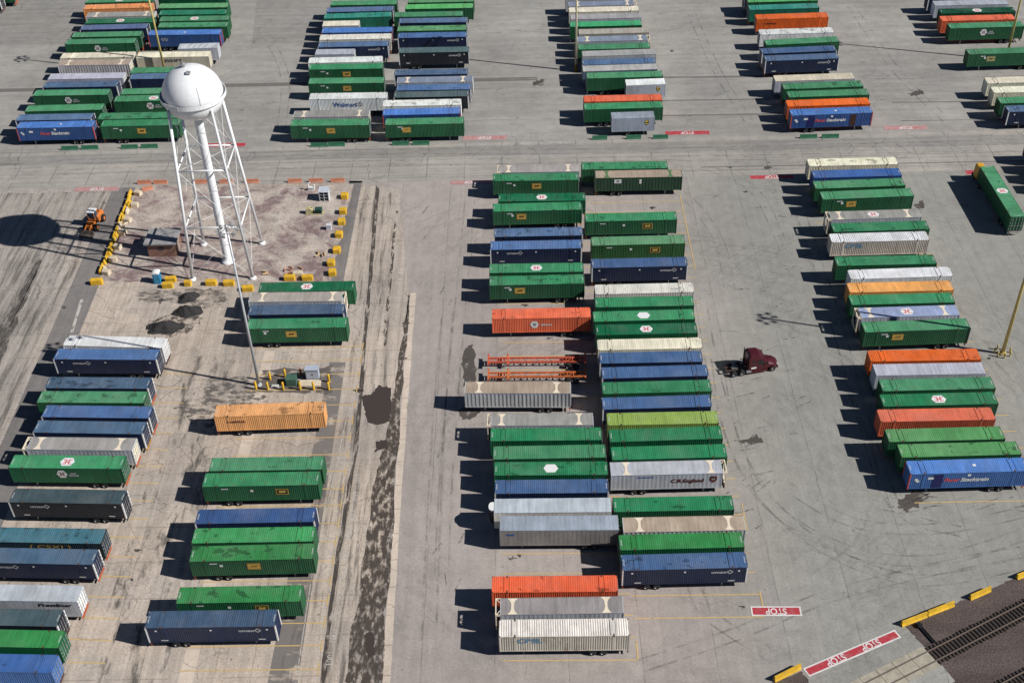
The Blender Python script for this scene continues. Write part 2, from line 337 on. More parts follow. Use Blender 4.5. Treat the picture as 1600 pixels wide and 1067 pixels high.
def text_mesh(txt, size, mat, name='lettering', shear=0.0, bold=0.0, sx=1.0):
    key = (txt, size, mat.name, shear, bold, sx)
    if key in _text: return _text[key]
    cu = bpy.data.curves.new(name, 'FONT'); cu.body = txt; cu.size = size; cu.align_x = 'CENTER'; cu.align_y = 'CENTER'; cu.shear = shear; cu.offset = bold; cu.space_line = 0.9
    o = bpy.data.objects.new(name, cu); col.objects.link(o)
    dg = bpy.context.evaluated_depsgraph_get(); me = bpy.data.meshes.new_from_object(o.evaluated_get(dg)); me.name = name
    me.transform(Matrix.Diagonal((sx, 1, 1, 1))); me.materials.clear(); me.materials.append(mat)
    bpy.data.objects.remove(o); bpy.data.curves.remove(cu); _text[key] = me
    return me
def obj_line(mb, a, b, wd, z):
    a = Vector(a); b = Vector(b); d = (b-a).normalized()*(wd/2); n = Vector((-d.y, d.x))
    mb.quad((a.x-n.x, a.y-n.y, z), (b.x-n.x, b.y-n.y, z), (b.x+n.x, b.y+n.y, z), (a.x+n.x, a.y+n.y, z))
GRIME = patch_mat('lane_grime', (0.10, 0.092, 0.084), (0.16, 0.148, 0.135), (0.85, 0.06, 1), 0.46, 0.70, 0.62, det=7)
sheet('lane_grime', ragged([(-130, 62), (-79.5, 62), (-79.8, 202), (-130, 202)], 0.5, 10, 51), 0.015, GRIME)
sheet('lane_grime', ragged([(-33, 62), (-20.5, 62), (-21.5, 166), (-24.5, 199), (-31, 199), (-27.5, 160)], 0.4, 10, 52), 0.015, patch_mat('lane_grime_fine', (0.11, 0.10, 0.092), (0.17, 0.155, 0.142), (1.1, 0.08, 1), 0.50, 0.70, 0.6, det=7))
sheet('lane_grime', ragged([(-55, 62), (-45, 62), (-45.5, 150), (-54, 152)], 0.6, 10, 53), 0.015, patch_mat('aisle_grime', (0.10, 0.092, 0.084), (0.15, 0.14, 0.126), (0.5, 0.13, 1), 0.52, 0.68, 0.7, det=7))
TM = MB(); _r = random.Random(4)
def tyre_arc(pts, wd, z):
    q = [Vector(G(*p)[:2]) for p in pts]; out = []
    for i in range(len(q)-1):
        p0, p1, p2, p3 = q[max(0, i-1)], q[i], q[i+1], q[min(len(q)-1, i+2)]
        for j in range(8):
            u = j/8; out.append(0.5*((2*p1)+(p2-p0)*u+(2*p0-5*p1+4*p2-p3)*u*u+(3*p1-p0-3*p2+p3)*u**3))
    out.append(q[-1])
    for off in (-0.9, 0.9):
        for i in range(len(out)-1):
            a_, b_ = out[i], out[i+1]; d_ = (b_-a_).normalized(); n_ = Vector((-d_.y, d_.x)); obj_line(TM, a_+n_*off-d_*0.02, b_+n_*off+d_*0.02, wd, z)
for k_, (pts, wd) in enumerate([([(1095, 470), (1120, 600), (1180, 760), (1300, 850), (1450, 876), (1600, 835)], 0.30), ([(1230, 760), (1330, 815), (1460, 826), (1600, 800)], 0.25), ([(1120, 560), (1150, 700), (1250, 830), (1420, 905), (1600, 880)], 0.25),
    ([(880, 262), (960, 268), (1060, 300), (1120, 370), (1140, 450)], 0.22), ([(1000, 250), (1100, 262), (1180, 300), (1230, 400)], 0.22), ([(1200, 1020), (1100, 950), (1080, 860), (1090, 780)], 0.3), ([(1000, 1040), (1150, 990), (1300, 930), (1500, 880), (1600, 862)], 0.28),
    ([(700, 480), (690, 600), (680, 760), (670, 1000)], 0.3), ([(735, 300), (722, 450), (700, 700), (690, 900)], 0.25), ([(420, 60), (445, 120), (440, 200)], 0.3), ([(1080, 20), (1120, 110), (1170, 190)], 0.3), ([(1330, 10), (1400, 110), (1480, 190)], 0.3), ([(0, 262), (200, 250), (600, 238), (1000, 236), (1600, 222)], 0.35), ([(0, 275), (300, 262), (800, 252), (1600, 240)], 0.3), ([(1250, 330), (1300, 480), (1345, 640), (1400, 790), (1500, 830)], 0.3)]):
    tyre_arc(pts, wd, 0.0155+0.0002*k_)
tag(TM.build('tyre_tracks', patch_mat('tyre_rubber_marks', (0.12, 0.115, 0.11), (0.17, 0.162, 0.155), (0.35, 0.35, 1), 0.40, 0.66, 0.30, det=6)), kind='structure')
SM = MB()
for i in range(190):
    ax = _r.choice([(1125, 1205, 590, 880, 0.5), (1100, 1260, 290, 560, 0.2), (1380, 1600, 775, 800, 0.05), (660, 760, 290, 1000, 1.4), (990, 1160, 20, 200, 0.1), (1340, 1440, 20, 200, 0.1), (740, 860, 20, 200, 0.2), (345, 440, 20, 200, 0.2), (1180, 1260, 300, 700, 0.3)])
    p_ = Vector(G(_r.uniform(ax[0], ax[1]), _r.uniform(ax[2], ax[3]))[:2]); an = ax[4]+_r.uniform(-0.35, 0.35); ln = _r.uniform(0.3, 1.6)
    d_ = Vector((math.cos(an), math.sin(an)))*ln; obj_line(SM, p_-d_, p_+d_, _r.uniform(0.10, 0.28), 0.021+0.00001*i)
tag(SM.build('scuff_marks', patch_mat('scuff_rubber', (0.09, 0.084, 0.08), (0.14, 0.13, 0.125), (1.2, 1.2, 1), 0.38, 0.62, 0.48)), kind='structure')
LM = MB()
def slots(x0, x1, ys, sl=0.0, tick=None, wd=0.16):
    for y in ys:
        obj_line(LM, (x0, y), (x1, y+sl*(x1-x0)), wd, 0.026)
        if tick is not None:
            yy = y+sl*(tick-x0); obj_line(LM, (tick, yy-0.9), (tick, yy+0.9), wd, 0.030)
def yrange(a, b, d):
    out = []; y = a
    while y < b: out.append(y); y += d
    return out
slots(-43.6, -26.4, [91.0, 94.55, 98.0, 101.6, 104.9, 108.2, 111.6, 114.9, 118.3, 121.5, 125.0, 128.4, 132.0, 135.6, 139.2, 142.8, 146.4, 149.8, 153.2], -0.008, -26.3)
slots(-71.5, -53.0, yrange(90.0, 150, 3.42), -0.058)
slots(-3.6, 13.0, yrange(91.6, 200, 3.42), -0.018)
slots(13.2, 29.6, [97.6, 101.2]+yrange(104.8, 200, 3.42), -0.008)
slots(53.5, 72.0, yrange(116.4, 198, 3.45), -0.004)
obj_line(LM, (13.1, 91.4), (13.1, 94.2), 0.18, 0.030); obj_line(LM, (29.7, 97.6), (29.7, 101.6), 0.18, 0.030); obj_line(LM, (29.9, 172), (29.9, 196), 0.16, 0.030); obj_line(LM, (29.7, 112), (29.7, 117), 0.16, 0.030)
tag(LM.build('lane_markings', YEL), kind='structure')
WM = MB()
for (a, c) in (((541, 655), (487, 900)), ((487, 900), (462, 1067))):
    obj_line(WM, G(*a)[:2], G(*c)[:2], 0.10, 0.026)
obj_line(WM, G(128, 468)[:2], G(112, 520)[:2], 0.5, 0.026)
tag(WM.build('white_lane_markings', LINEW), kind='structure')
for i, y in enumerate(yrange(92.4, 124, 3.4)):
    o = link('slot_number', text_mesh(str(1001+i), 1.15, LINEW), None); o.location = (-25.0+0.02*(y-92), y, 0.034); o.rotation_euler = (0, 0, R(90)); o['kind'] = 'structure'
def stop_box(quad, texts, red, label, flip=True, size=1.35):
    "red box with white border painted on the ground; the word stands upside down as seen from here"
    c = [Vector(G(*q)[:2]) for q in quad]      # tl tr br bl
    u = ((c[1]-c[0])+(c[2]-c[3])).normalized(); L = ((c[1]-c[0]).length+(c[2]-c[3]).length)/2
    wd = max(1.25, min(2.5, ((c[3]-c[0]).length+(c[2]-c[1]).length)/2)); ctr = sum(c, Vector((0, 0)))/4
    t = thing('stop_marking', label, 'road marking', (ctr.x, ctr.y, 0), math.atan2(u.y, u.x), 'red stop boxes painted on the ground')
    b = MB(); b.box(-L/2, L/2, -wd/2, wd/2, 0.028, 0.032); b.build('border', STOPW if ctr.y < 110 else STOPF, t)
    b = MB(); b.box(-L/2+0.2, L/2-0.2, -wd/2+0.2, wd/2-0.2, 0.032, 0.037); b.build('red_panel', red, t)
    for x in texts:
        o = link('lettering', text_mesh('STOP', size, STOPW, bold=0.03, sx=0.82), t); o.location = (x*L, 0, 0.041); o.rotation_euler = (0, 0, math.pi if flip else 0)
stop_box([(1172, 947), (1250, 947), (1254, 962), (1175, 962)], [0.0], REDP, 'red stop box beside the empty slot at the front end of the centre block')
stop_box([(1255, 1043), (1398, 984), (1408, 995), (1264, 1058)], [-0.18, 0.2], REDP, 'long slanted red box with the word STOP twice before the rail crossing')
stop_box([(722, 212.5), (793, 211.5), (793, 219), (722, 220)], [0.0], REDF, 'faded red stop box right of the second back block on the road edge')
stop_box([(1038, 205), (1110, 204), (1110, 211), (1038, 212)], [0.0], REDP, 'red stop box beside the green barriers of the middle back column')
stop_box([(1380, 197), (1450, 196), (1450, 203), (1380, 204)], [0.0], REDF, 'faded red stop box right of the fourth back column')
stop_box([(117, 293), (188, 291), (186, 299), (115, 300)], [0.0], REDF, 'faded red stop box behind the orange wheel loader')
stop_box([(1170, 274), (1240, 273), (1242, 280), (1171, 281)], [0.0], REDP, 'red stop box half shaded by the back container of the front right column')
stop_box([(704, 282), (770, 281), (770, 288), (703, 289)], [0.0], REDF, 'faded red stop box shaded by the back end of the centre block')
stop_box([(323, 224), (385, 223), (385, 230), (322, 231)], [0.0], REDP, 'red stop box seen between the legs of the water tower')
stop_box([(1507, 266), (1560, 265), (1562, 273), (1508, 274)], [0.0], REDP, 'red stop box almost hidden below the yellow yard tractor')

# ------------------------------------------------------------------ containers
COL = {k: alb(*v) for k, v in {
 'g': (40, 112, 62), 'gm': (74, 146, 92), 'g2': (58, 142, 86), 'g3': (40, 132, 76), 'g4': (52, 138, 66), 'gd': (18, 108, 62), 'gd2': (36, 128, 84), 'gdd': (14, 84, 50),
 'gl2': (98, 160, 100), 'gl3': (88, 158, 84), 'gb': (92, 182, 96), 'gb2': (58, 166, 98), 'gb3': (66, 156, 84), 'gy': (48, 104, 54), 'gm2': (92, 150, 96), 'lime': (142, 168, 84),
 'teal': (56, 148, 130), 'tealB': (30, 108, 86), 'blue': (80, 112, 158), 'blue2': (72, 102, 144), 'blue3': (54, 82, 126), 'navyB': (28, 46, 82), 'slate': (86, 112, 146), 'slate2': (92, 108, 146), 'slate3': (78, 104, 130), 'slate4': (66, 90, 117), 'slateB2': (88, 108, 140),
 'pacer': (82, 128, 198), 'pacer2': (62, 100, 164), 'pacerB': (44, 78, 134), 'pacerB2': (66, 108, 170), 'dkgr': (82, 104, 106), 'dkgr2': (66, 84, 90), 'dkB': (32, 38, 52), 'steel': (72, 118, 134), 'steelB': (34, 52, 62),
 'ored': (232, 112, 76), 'ored2': (234, 104, 66), 'ored3': (214, 108, 78), 'orange': (238, 110, 40), 'lor': (240, 158, 100), 'lor2': (240, 164, 92), 'lor3': (240, 172, 112),
 'white': (232, 234, 232), 'white2': (226, 222, 212), 'cream': (238, 230, 206), 'cream2': (206, 198, 176), 'lilac': (190, 188, 204), 'silver': (184, 188, 196), 'silver2': (190, 196, 206), 'greyp': (154, 162, 176), 'greyt': (150, 146, 142), 'dirty': (176, 174, 172), 'stripe': (190, 194, 200),
 'tan': (172, 156, 138), 'tan2': (170, 164, 152), 'greyw': (156, 152, 148), 'bluegrey': (134, 144, 162), 'bluegrey2': (150, 164, 194), 'road': (166, 160, 154), 'ribw': (206, 206, 206), 'gribs': (44, 84, 58), 'rusty': (206, 198, 184)}.items()}
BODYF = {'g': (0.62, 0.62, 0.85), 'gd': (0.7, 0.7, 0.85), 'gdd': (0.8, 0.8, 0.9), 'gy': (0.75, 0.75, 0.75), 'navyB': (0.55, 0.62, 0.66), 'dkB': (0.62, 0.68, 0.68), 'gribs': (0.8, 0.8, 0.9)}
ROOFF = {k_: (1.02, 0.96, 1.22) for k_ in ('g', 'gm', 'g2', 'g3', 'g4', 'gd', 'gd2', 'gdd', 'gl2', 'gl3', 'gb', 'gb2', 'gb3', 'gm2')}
L0, HW, Z0, Z1 = 16.15, 1.3, 1.2, 4.1
X2 = L0/2
def corr(mb, x0, x1, y, sgn, z0, z1, pitch, depth, m=0):
    n = max(1, round((x1-x0)/pitch)); p = (x1-x0)/n; pts = []
    for i in range(n):
        x = x0+i*p; pts += [(x, 0), (x+p*0.32, 0), (x+p*0.5, depth), (x+p*0.82, depth)]
    pts.append((x1, 0))
    i0 = len(mb.v)
    for (x, d) in pts: mb.v += [(x, y-sgn*d, z0), (x, y-sgn*d, z1)]
    for i in range(len(pts)-1):
        a = i0+2*i; mb.f.append((a, a+2, a+3, a+1) if sgn < 0 else (a, a+1, a+3, a+2)); mb.m.append(m)
def corr_end(mb, x, z0, z1, w, depth, m=0):
    n = 9; p = 2*w/n; pts = []
    for i in range(n):
        y = -w+i*p; pts += [(y, 0), (y+p*0.32, 0), (y+p*0.5, depth), (y+p*0.82, depth)]
    pts.append((w, 0)); i0 = len(mb.v)
    for (y, d) in pts: mb.v += [(x+d, y, z0), (x+d, y, z1)]
    for i in range(len(pts)-1):
        a = i0+2*i; mb.f.append((a, a+1, a+3, a+2)); mb.m.append(m)
def corr_roof(mb, x0, x1, w, z, pitch, depth, m=0):
    n = round((x1-x0)/pitch); p = (x1-x0)/n; pts = []
    for i in range(n):
        x = x0+i*p; pts += [(x, 0), (x+p*0.3, 0), (x+p*0.5, depth), (x+p*0.8, depth)]
    pts.append((x1, 0)); i0 = len(mb.v)
    for (x, d) in pts: mb.v += [(x, -w, z-d), (x, w, z-d)]
    for i in range(len(pts)-1):
        a = i0+2*i; mb.f.append((a, a+2, a+3, a+1)); mb.m.append(m)
X40 = 6.1
def body_mesh(pitch, depth, posts=True, x0=-X2, ribs=False, mat=PAINT):
    b = MB()
    for s in (-1, 1):
        if ribs:
            b.quad((x0, s*1.255, Z0), (X2, s*1.255, Z0), (X2, s*1.255, Z1), (x0, s*1.255, Z1))
            n = 27; st = (X2-x0)/n
            for i in range(1, n): b.box(x0+i*st-0.075, x0+i*st+0.075, min(s*1.25, s*1.30), max(s*1.25, s*1.30), Z0+0.16, Z1-0.12)
        else: corr(b, x0+0.1, X2-0.1, s*1.285, s, Z0, Z1-0.05, pitch, depth)
        ya, yb = sorted((s*1.22, s*1.303))
        b.box(x0, X2, ya, yb, Z1-0.11, Z1-0.012); b.box(x0, X2, ya, yb, Z0, Z0+0.15)
        for x in (x0+0.07, X2-0.07): b.box(x-0.07, x+0.07, min(s*1.16, s*1.306), max(s*1.16, s*1.306), Z0-0.02, Z1-0.008)
        if posts:
            for x in (-X40, X40): b.box(x-0.14, x+0.14, min(s*1.2, s*1.305), max(s*1.2, s*1.305), Z0-0.01, Z1-0.010)
    corr_end(b, x0+0.03, Z0, Z1-0.05, 1.2, 0.05)
    b.box(x0, X2, -1.22, 1.22, Z0, Z0+0.12); b.box(x0+0.004, x0+0.09, -1.16, 1.16, Z1-0.14, Z1-0.011); b.box(X2-0.10, X2-0.004, -1.16, 1.16, Z1-0.14, Z1-0.011); b.box(X2-0.10, X2-0.004, -1.16, 1.16, Z0-0.01, Z0+0.09)
    return b.mesh('shell', mat)
def roof_mesh(pitch, depth, bands=True, mat=ROOF, x0=-X2):
    b = MB(); corr_roof(b, x0+0.06, X2-0.06, 1.285, Z1, pitch, depth)
    for s in (-1, 1): b.box(x0+0.005, X2-0.005, min(s*1.225, s*1.298), max(s*1.225, s*1.298), Z1-0.010, Z1+0.012)
    if bands:
        for x in (-X40, X40):
            b.box(x-0.40, x-0.28, -1.22, 1.22, Z1-0.02, Z1+0.05); b.box(x+0.28, x+0.40, -1.22, 1.22, Z1-0.02, Z1+0.05)
            b.box(x-0.26, x+0.26, -1.22, 1.22, Z1-0.03, Z1+0.008)
            for s in (-1, 1): b.box(x-0.10, x+0.10, min(s*1.02, s*1.315), max(s*1.02, s*1.315), Z1-0.2, Z1+0.03, 1)
    for x in (x0+0.10, X2-0.10):
        for s in (-1, 1): b.box(x-0.08, x+0.08, min(s*1.14, s*1.308), max(s*1.14, s*1.308), Z1-0.008, Z1+0.02, 1)
    return b.mesh('roof', [mat, CASTING])
def flat_roof(mat, bows=0, x0=-X2, x1=X2, w=1.28):
    b = MB(); b.box(x0+0.02, x1-0.02, -w, w, Z1-0.06, Z1-0.012)
    if bows:
        st = (x1-x0)/bows
        for i in range(1, bows): b.box(x0+i*st-0.04, x0+i*st+0.04, -w+0.04, w-0.04, Z1-0.02, Z1-0.002)
    for s in (-1, 1): b.box(x0, x1, min(s*1.24, s*1.302), max(s*1.24, s*1.302), Z1-0.10, Z1+0.012)
    return b.mesh('roof', mat)
def door_mesh(s, x=X2, w=1.14, mat=PAINT):
    b = MB(); y0, y1 = sorted((s*0.012, s*w)); b.box(x-0.07, x-0.005, y0, y1, Z0+0.09, Z1-0.15)
    for z in (1.65, 2.35, 3.05): b.box(x-0.005, x+0.012, y0+0.08, y1-0.08, z, z+0.42)
    return b.mesh('door', mat)
def rod_mesh(s, x=X2):
    b = MB()
    for y in (0.28, 0.82):
        b.tube((x+0.05, s*y, Z0+0.06), (x+0.05, s*y, Z1-0.12), 0.032, n=6)
        b.box(x+0.03, x+0.09, s*y-0.16, s*y+0.16, 2.2, 2.28)
        for z in (1.5, 2.6, 3.5): b.box(x+0.012, x+0.08, s*y-0.06, s*y+0.06, z, z+0.1)
    for z in (1.5, 2.1, 2.8, 3.5): b.box(x+0.0, x+0.05, min(s*1.04, s*1.2), max(s*1.04, s*1.2), z, z+0.14)
    return b.mesh('lock_rod', GALV)
def chassis_mesh(x0=-X2, x1=X2):
    b = MB()
    for s in (-1, 1): b.box(x0+0.2, x1-0.15, s*0.48-0.07, s*0.48+0.07, 0.86, 1.17)
    x = x0+0.3
    while x < x1: b.box(x-0.06, x+0.06, -1.12, 1.12, 1.02, 1.16); x += 1.55
    b.box(x0+0.1, x0+0.28, -1.2, 1.2, 0.98, 1.18); b.box(x1-0.28, x1-0.06, -1.2, 1.2, 0.92, 1.18)
    b.box(x1-0.22, x1-0.08, -1.15, 1.15, 0.50, 0.62)
    for s in (-1, 1): b.box(x1-0.2, x1-0.1, s*0.75-0.06, s*0.75+0.06, 0.55, 0.95)
    for ax in (x1-3.25, x1-4.55): b.tube((ax, -1.05, 0.53), (ax, 1.05, 0.53), 0.09, n=8)
    b.box(x1-5.2, x1-2.6, -0.62, -0.36, 0.66, 0.88); b.box(x1-5.2, x1-2.6, 0.36, 0.62, 0.66, 0.88)
    return b.mesh('chassis', PAINT)
def wheel_mesh(): 
    b = MB()
    for y in (-0.29, 0.04): b.lathe([(0.26, y), (0.44, y), (0.505, y+0.05), (0.505, y+0.20), (0.44, y+0.25), (0.26, y+0.25)], 14)
    b.v = [(x, z, y) for x, y, z in b.v]
    return b.mesh('wheel', TYRE, True)
def rim_mesh():
    b = MB(); b.lathe([(0.001, 0.14), (0.10, 0.16), (0.12, 0.10), (0.22, 0.10), (0.285, 0.26)], 14); b.lathe([(0.001, -0.14), (0.10, -0.16), (0.12, -0.20), (0.22, -0.20), (0.285, -0.28)], 14)
    b.v = [(x, z, y) for x, y, z in b.v]
    return b.mesh('rim', RIM, True)
def leg_mesh():
    b = MB(); b.box(-0.08, 0.08, -0.08, 0.08, 0.12, 1.1); b.box(-0.18, 0.18, -0.14, 0.14, 0.03, 0.12)
    return b.mesh('landing_leg', GALV)
def brace_mesh(x):
    pts = []; n = 10
    for i in range(n+1):
        y = -1.22+2.44*i/n; pts.append((x+0.17+0.48*abs(y/1.22)**3.0, y))
    for i in range(n, -1, -1):
        y = -1.22+2.44*i/n; pts.append((x-0.17-0.48*abs(y/1.22)**3.0, y))
    b = MB(); b.prism(pts, Z1-0.02, Z1+0.016, 'z')
    return b.mesh('roof_brace', CREAM)
def endframe_mesh():
    b = MB(); x = -X2
    for s in (-1, 1): b.box(x, x+0.16, min(s*1.12, s*1.308), max(s*1.12, s*1.308), Z0, Z1+0.014)
    b.box(x, x+0.14, -1.12, 1.12, Z1-0.15, Z1+0.014); b.box(x, x+0.14, -1.12, 1.12, Z0+0.02, Z0+0.2)
    for s in (-1, 1):
        b.prism([(s*1.12, Z1-0.15), (s*1.12, Z1-0.75), (s*0.52, Z1-0.15)], x+0.03, x+0.09, 'x')
        b.prism([(s*1.12, Z0+0.2), (s*1.12, Z0+0.8), (s*0.52, Z0+0.2)], x+0.03, x+0.09, 'x')
        b.tube((x+0.06, s*1.15, 2.65), (x+0.06, 0, Z1-0.2), 0.06, n=4); b.tube((x+0.06, s*1.15, 2.65), (x+0.06, 0, Z0+0.2), 0.06, n=4)
        b.box(x+0.1, x+0.62, min(s*1.22, s*1.304), max(s*1.22, s*1.304), Z1-0.3, Z1+0.012)
        b.tube((x+0.08, s*1.26, Z1-0.1), (x+0.6, s*0.6, Z1-0.05), 0.05, n=4)
    return b.mesh('end_frame', CREAM)
def posts_mesh(xs, s, mat):
    b = MB(); b.box(xs-0.085, xs+0.085, min(s*1.10, s*1.314), max(s*1.10, s*1.314), Z0-0.03, Z1+0.002)
    return b.mesh('corner_post', mat)
def van_mesh(x0, x1, mat, ribs):
    b = MB(); b.box(x0, x1-0.02, -1.285, 1.285, Z0-0.02, Z1-0.06)
    for s in (-1, 1):
        b.box(x0-0.01, x1, min(s*1.25, s*1.303), max(s*1.25, s*1.303), Z0-0.12, Z0+0.10)
        st = (x1-x0)/ribs
        for i in range(ribs+1): b.box(x0+i*st-0.03, x0+i*st+0.03, min(s*1.27, s*1.297), max(s*1.27, s*1.297), Z0+0.1, Z1-0.1)
    for s in (-1, 1): b.box(x0-0.02, x0+0.10, min(s*1.15, s*1.306), max(s*1.15, s*1.306), Z0-0.1, Z1-0.02)
    return b.mesh('shell', mat)
PX = 4.3
ME = dict(
    corr=(body_mesh(0.28, 0.030), roof_mesh(0.28, 0.014)),
    deep=(body_mesh(0.28, 0.05), roof_mesh(0.28, 0.014)),
    rust=(body_mesh(0.29, 0.055, mat=RUSTY), roof_mesh(0.29, 0.04, mat=RUSTYROOF)),
    rustroof=(None, roof_mesh(0.28, 0.018, mat=painted('rust_scabbed_roof', 0.6, 0.1, 0.5, (2.0, 0.3, 1.0), rust=0.5))),
    framerib=(body_mesh(0.3, 0.03, posts=False, ribs=True), flat_roof(ALU, 26)),
    frame=(body_mesh(0.6, 0.012, posts=False, x0=-X2+0.62), flat_roof(ALU, 20, x0=-X2+0.62)),
    trailer=(van_mesh(-X2, X2, ALU, 26), flat_roof(ALU, 27)),
    pup=(van_mesh(-PX, PX, ALU, 22), flat_roof(ALU, 14, -PX, PX)))
M_DOOR = {s: door_mesh(s) for s in (-1, 1)}; M_ROD = {s: rod_mesh(s) for s in (-1, 1)}
M_DOORP = {s: door_mesh(s, PX) for s in (-1, 1)}; M_RODP = {s: rod_mesh(s, PX) for s in (-1, 1)}
M_CH = chassis_mesh(); M_CHP = chassis_mesh(-PX, PX); M_WH = wheel_mesh(); M_RIM = rim_mesh(); M_LEG = leg_mesh()
M_BR = [brace_mesh(-5.9), brace_mesh(5.9)]; M_EF = endframe_mesh()
GREENBR = solid('green_steel', alb(92, 128, 80), 0.6); M_BRG = []
for me in M_BR:
    m2 = me.copy(); m2.materials[0] = GREENBR; M_BRG.append(m2)
REDPOST = solid('red_post_paint', alb(196, 84, 72), 0.6)
M_POSTW = [posts_mesh(q*(X2-0.08), s, WHITE) for q in (-1, 1) for s in (-1, 1)]; M_POSTR = [posts_mesh(q*(X2-0.08), s, REDPOST) for q in (-1, 1) for s in (-1, 1)]
def reefer_mesh():
    b = MB(); pr = []
    for i in range(13):
        t = -math.pi/2+math.pi*i/12; pr.append((-X2-0.02-0.75*max(0, math.cos(t))**0.6, 1.12*math.sin(t)))
    b.prism(pr, 1.9, Z1-0.25, 'z'); b.prism([(x*1.0-0.01, y*0.7) for x, y in pr], Z1-0.25, Z1-0.05, 'z', 1)
    return b.mesh('refrigeration_unit', [BLACKP, WHITE])
M_REEF = reefer_mesh()

MW = solid('lettering_white', (0.78, 0.78, 0.77), 0.6, var=0.05); MR = solid('lettering_red', alb(206, 88, 94), 0.6, var=0.05)
MY = solid('emblem_yellow', alb(206, 168, 84), 0.6, var=0.12); MK = solid('lettering_black', (0.02, 0.02, 0.022), 0.6, var=0.05)
MBL = solid('lettering_blue', alb(40, 92, 170), 0.6, var=0.1); MG = solid('lettering_gold', alb(226, 196, 96), 0.6, var=0.1); MBR = solid('emblem_brown', alb(72, 44, 24), 0.6, var=0.1)
MDG = solid('lettering_dark_grey', (0.06, 0.06, 0.065), 0.6, var=0.1)
MNV = solid('panel_navy', alb(26, 34, 92), 0.5, var=0.1); MDB = solid('panel_brown', alb(66, 42, 38), 0.5, var=0.1); MGL = solid('lettering_grey', alb(150, 150, 150), 0.6, var=0.1); MCR = solid('lettering_maroon', alb(92, 40, 36), 0.6, var=0.1)
MFB = solid('faded_lettering_blue', alb(112, 156, 186), 0.7, var=0.25, sc=2.5); MRU = solid('rust_stain', (0.24, 0.11, 0.055), 0.8, var=0.3, sc=2.0)
_shape = {}
def shape(name, polys, mats):
    if name in _shape: return _shape[name]
    b = MB()
    for k, (pts, m) in enumerate(polys): b.poly([(x, y, (0.004*k if len(polys) < 4 else 0.004*min(k, 1))) for x, y in pts], m)
    _shape[name] = b.mesh('emblem', mats); return _shape[name]
def rect(cx, cy, w_, h_): return [(cx-w_/2, cy-h_/2), (cx+w_/2, cy-h_/2), (cx+w_/2, cy+h_/2), (cx-w_/2, cy+h_/2)]
def hexp(a, b_, k=0.5): return [(-a, 0), (-a*k, -b_), (a*k, -b_), (a, 0), (a*k, b_), (-a*k, b_)]
def glyph(s, m):      # two brackets back to back with a bar between them
    o = [(rect(0, 0, 0.7*s, 0.13*s), m)]
    for q in (-1, 1):
        o += [(rect(q*0.16*s, 0, 0.13*s, 0.75*s), m), (rect(q*0.36*s, 0.32*s, 0.30*s, 0.13*s), m), (rect(q*0.36*s, -0.32*s, 0.30*s, 0.13*s), m)]
    return o
HEXR = shape('hexroof', [(hexp(1.05, 0.78, 0.58), 0)]+glyph(1.25, 1), [MW, MR]); HEXW = shape('hexblank', [(hexp(1.05, 0.78, 0.58), 0)], [MW])
HEXS = shape('hexside', [(hexp(0.78, 0.72, 0.5), 0)]+glyph(0.95, 1), [MW, solid('emblem_dark_red', alb(110, 50, 50), 0.6)])
HEXO = shape('hexring', [(hexp(0.72, 0.68, 0.5), 0), (hexp(0.34, 0.32, 0.5), 1)], [MW, MGL])
def ring(n, r0, r1, sx=1.0):
    out = []
    for i in range(n):
        a, c = 2*math.pi*i/n, 2*math.pi*(i+1)/n
        out.append(([(sx*r0*math.cos(a), r0*math.sin(a)), (sx*r1*math.cos(a), r1*math.sin(a)), (sx*r1*math.cos(c), r1*math.sin(c)), (sx*r0*math.cos(c), r0*math.sin(c))], 0))
    return out
MUM = solid('lettering_dull_white', (0.5, 0.5, 0.51), 0.6, var=0.1)
DIAM = shape('diamond', ring(4, 0.24, 0.42, 1.1), [MUM])
BADGE = shape('badge', [(rect(0, 0, 1.75, 1.2), 0), (rect(0, 0, 1.6, 1.05), 1), (rect(0, 0, 1.52, 0.97), 0)], [MY, MBR])
BADGEP = shape('badge_pale', [(rect(0, 0, 1.75, 1.15), 0), (rect(0, 0, 1.55, 0.95), 1), (rect(0, 0, 1.4, 0.8), 0)], [solid('emblem_pale', alb(196, 186, 128), 0.6), MBR])
BADGED = shape('badge_dark', [(rect(0, 0, 1.75, 1.1), 0), (rect(0, 0, 1.55, 0.9), 1)], [MY, solid('emblem_olive', alb(70, 62, 34), 0.6)])
SHIELD = shape('shield', [([(-0.42, 0.5), (0, 0.62), (0.42, 0.5), (0.42, -0.05), (0, -0.65), (-0.42, -0.05)], 0), ([(-0.34, 0.42), (0.0, 0.50), (0.34, 0.42), (0.34, 0.24), (-0.34, 0.05)], 1)], [MBR, MG])
CREST = shape('crest', [([(-0.5, 0.45), (0.5, 0.45), (0.5, -0.1), (0, -0.6), (-0.5, -0.1)], 0), (rect(0, 0.12, 0.5, 0.3), 1), ([(-0.5, 0.5), (-0.3, 0.8), (-0.1, 0.55), (0, 0.85), (0.1, 0.55), (0.3, 0.8), (0.5, 0.5)], 0)], [MCR, MGL])
SPARK = shape('spark', [([(0.18*math.cos(a)-0.07*math.sin(a), 0.18*math.sin(a)+0.07*math.cos(a)), (0.6*math.cos(a)-0.09*math.sin(a), 0.6*math.sin(a)+0.09*math.cos(a)), (0.6*math.cos(a)+0.09*math.sin(a), 0.6*math.sin(a)-0.09*math.cos(a)), (0.18*math.cos(a)+0.07*math.sin(a), 0.18*math.sin(a)-0.07*math.cos(a))], 0) for a in [R(30+60*i) for i in range(6)]], [MGL])
SQ = shape('square', [(rect(0, 0, 0.42, 0.42), 0)], [MW]); DOT = shape('dot', [(rect(0, 0, 0.26, 0.26), 0)], [MW])
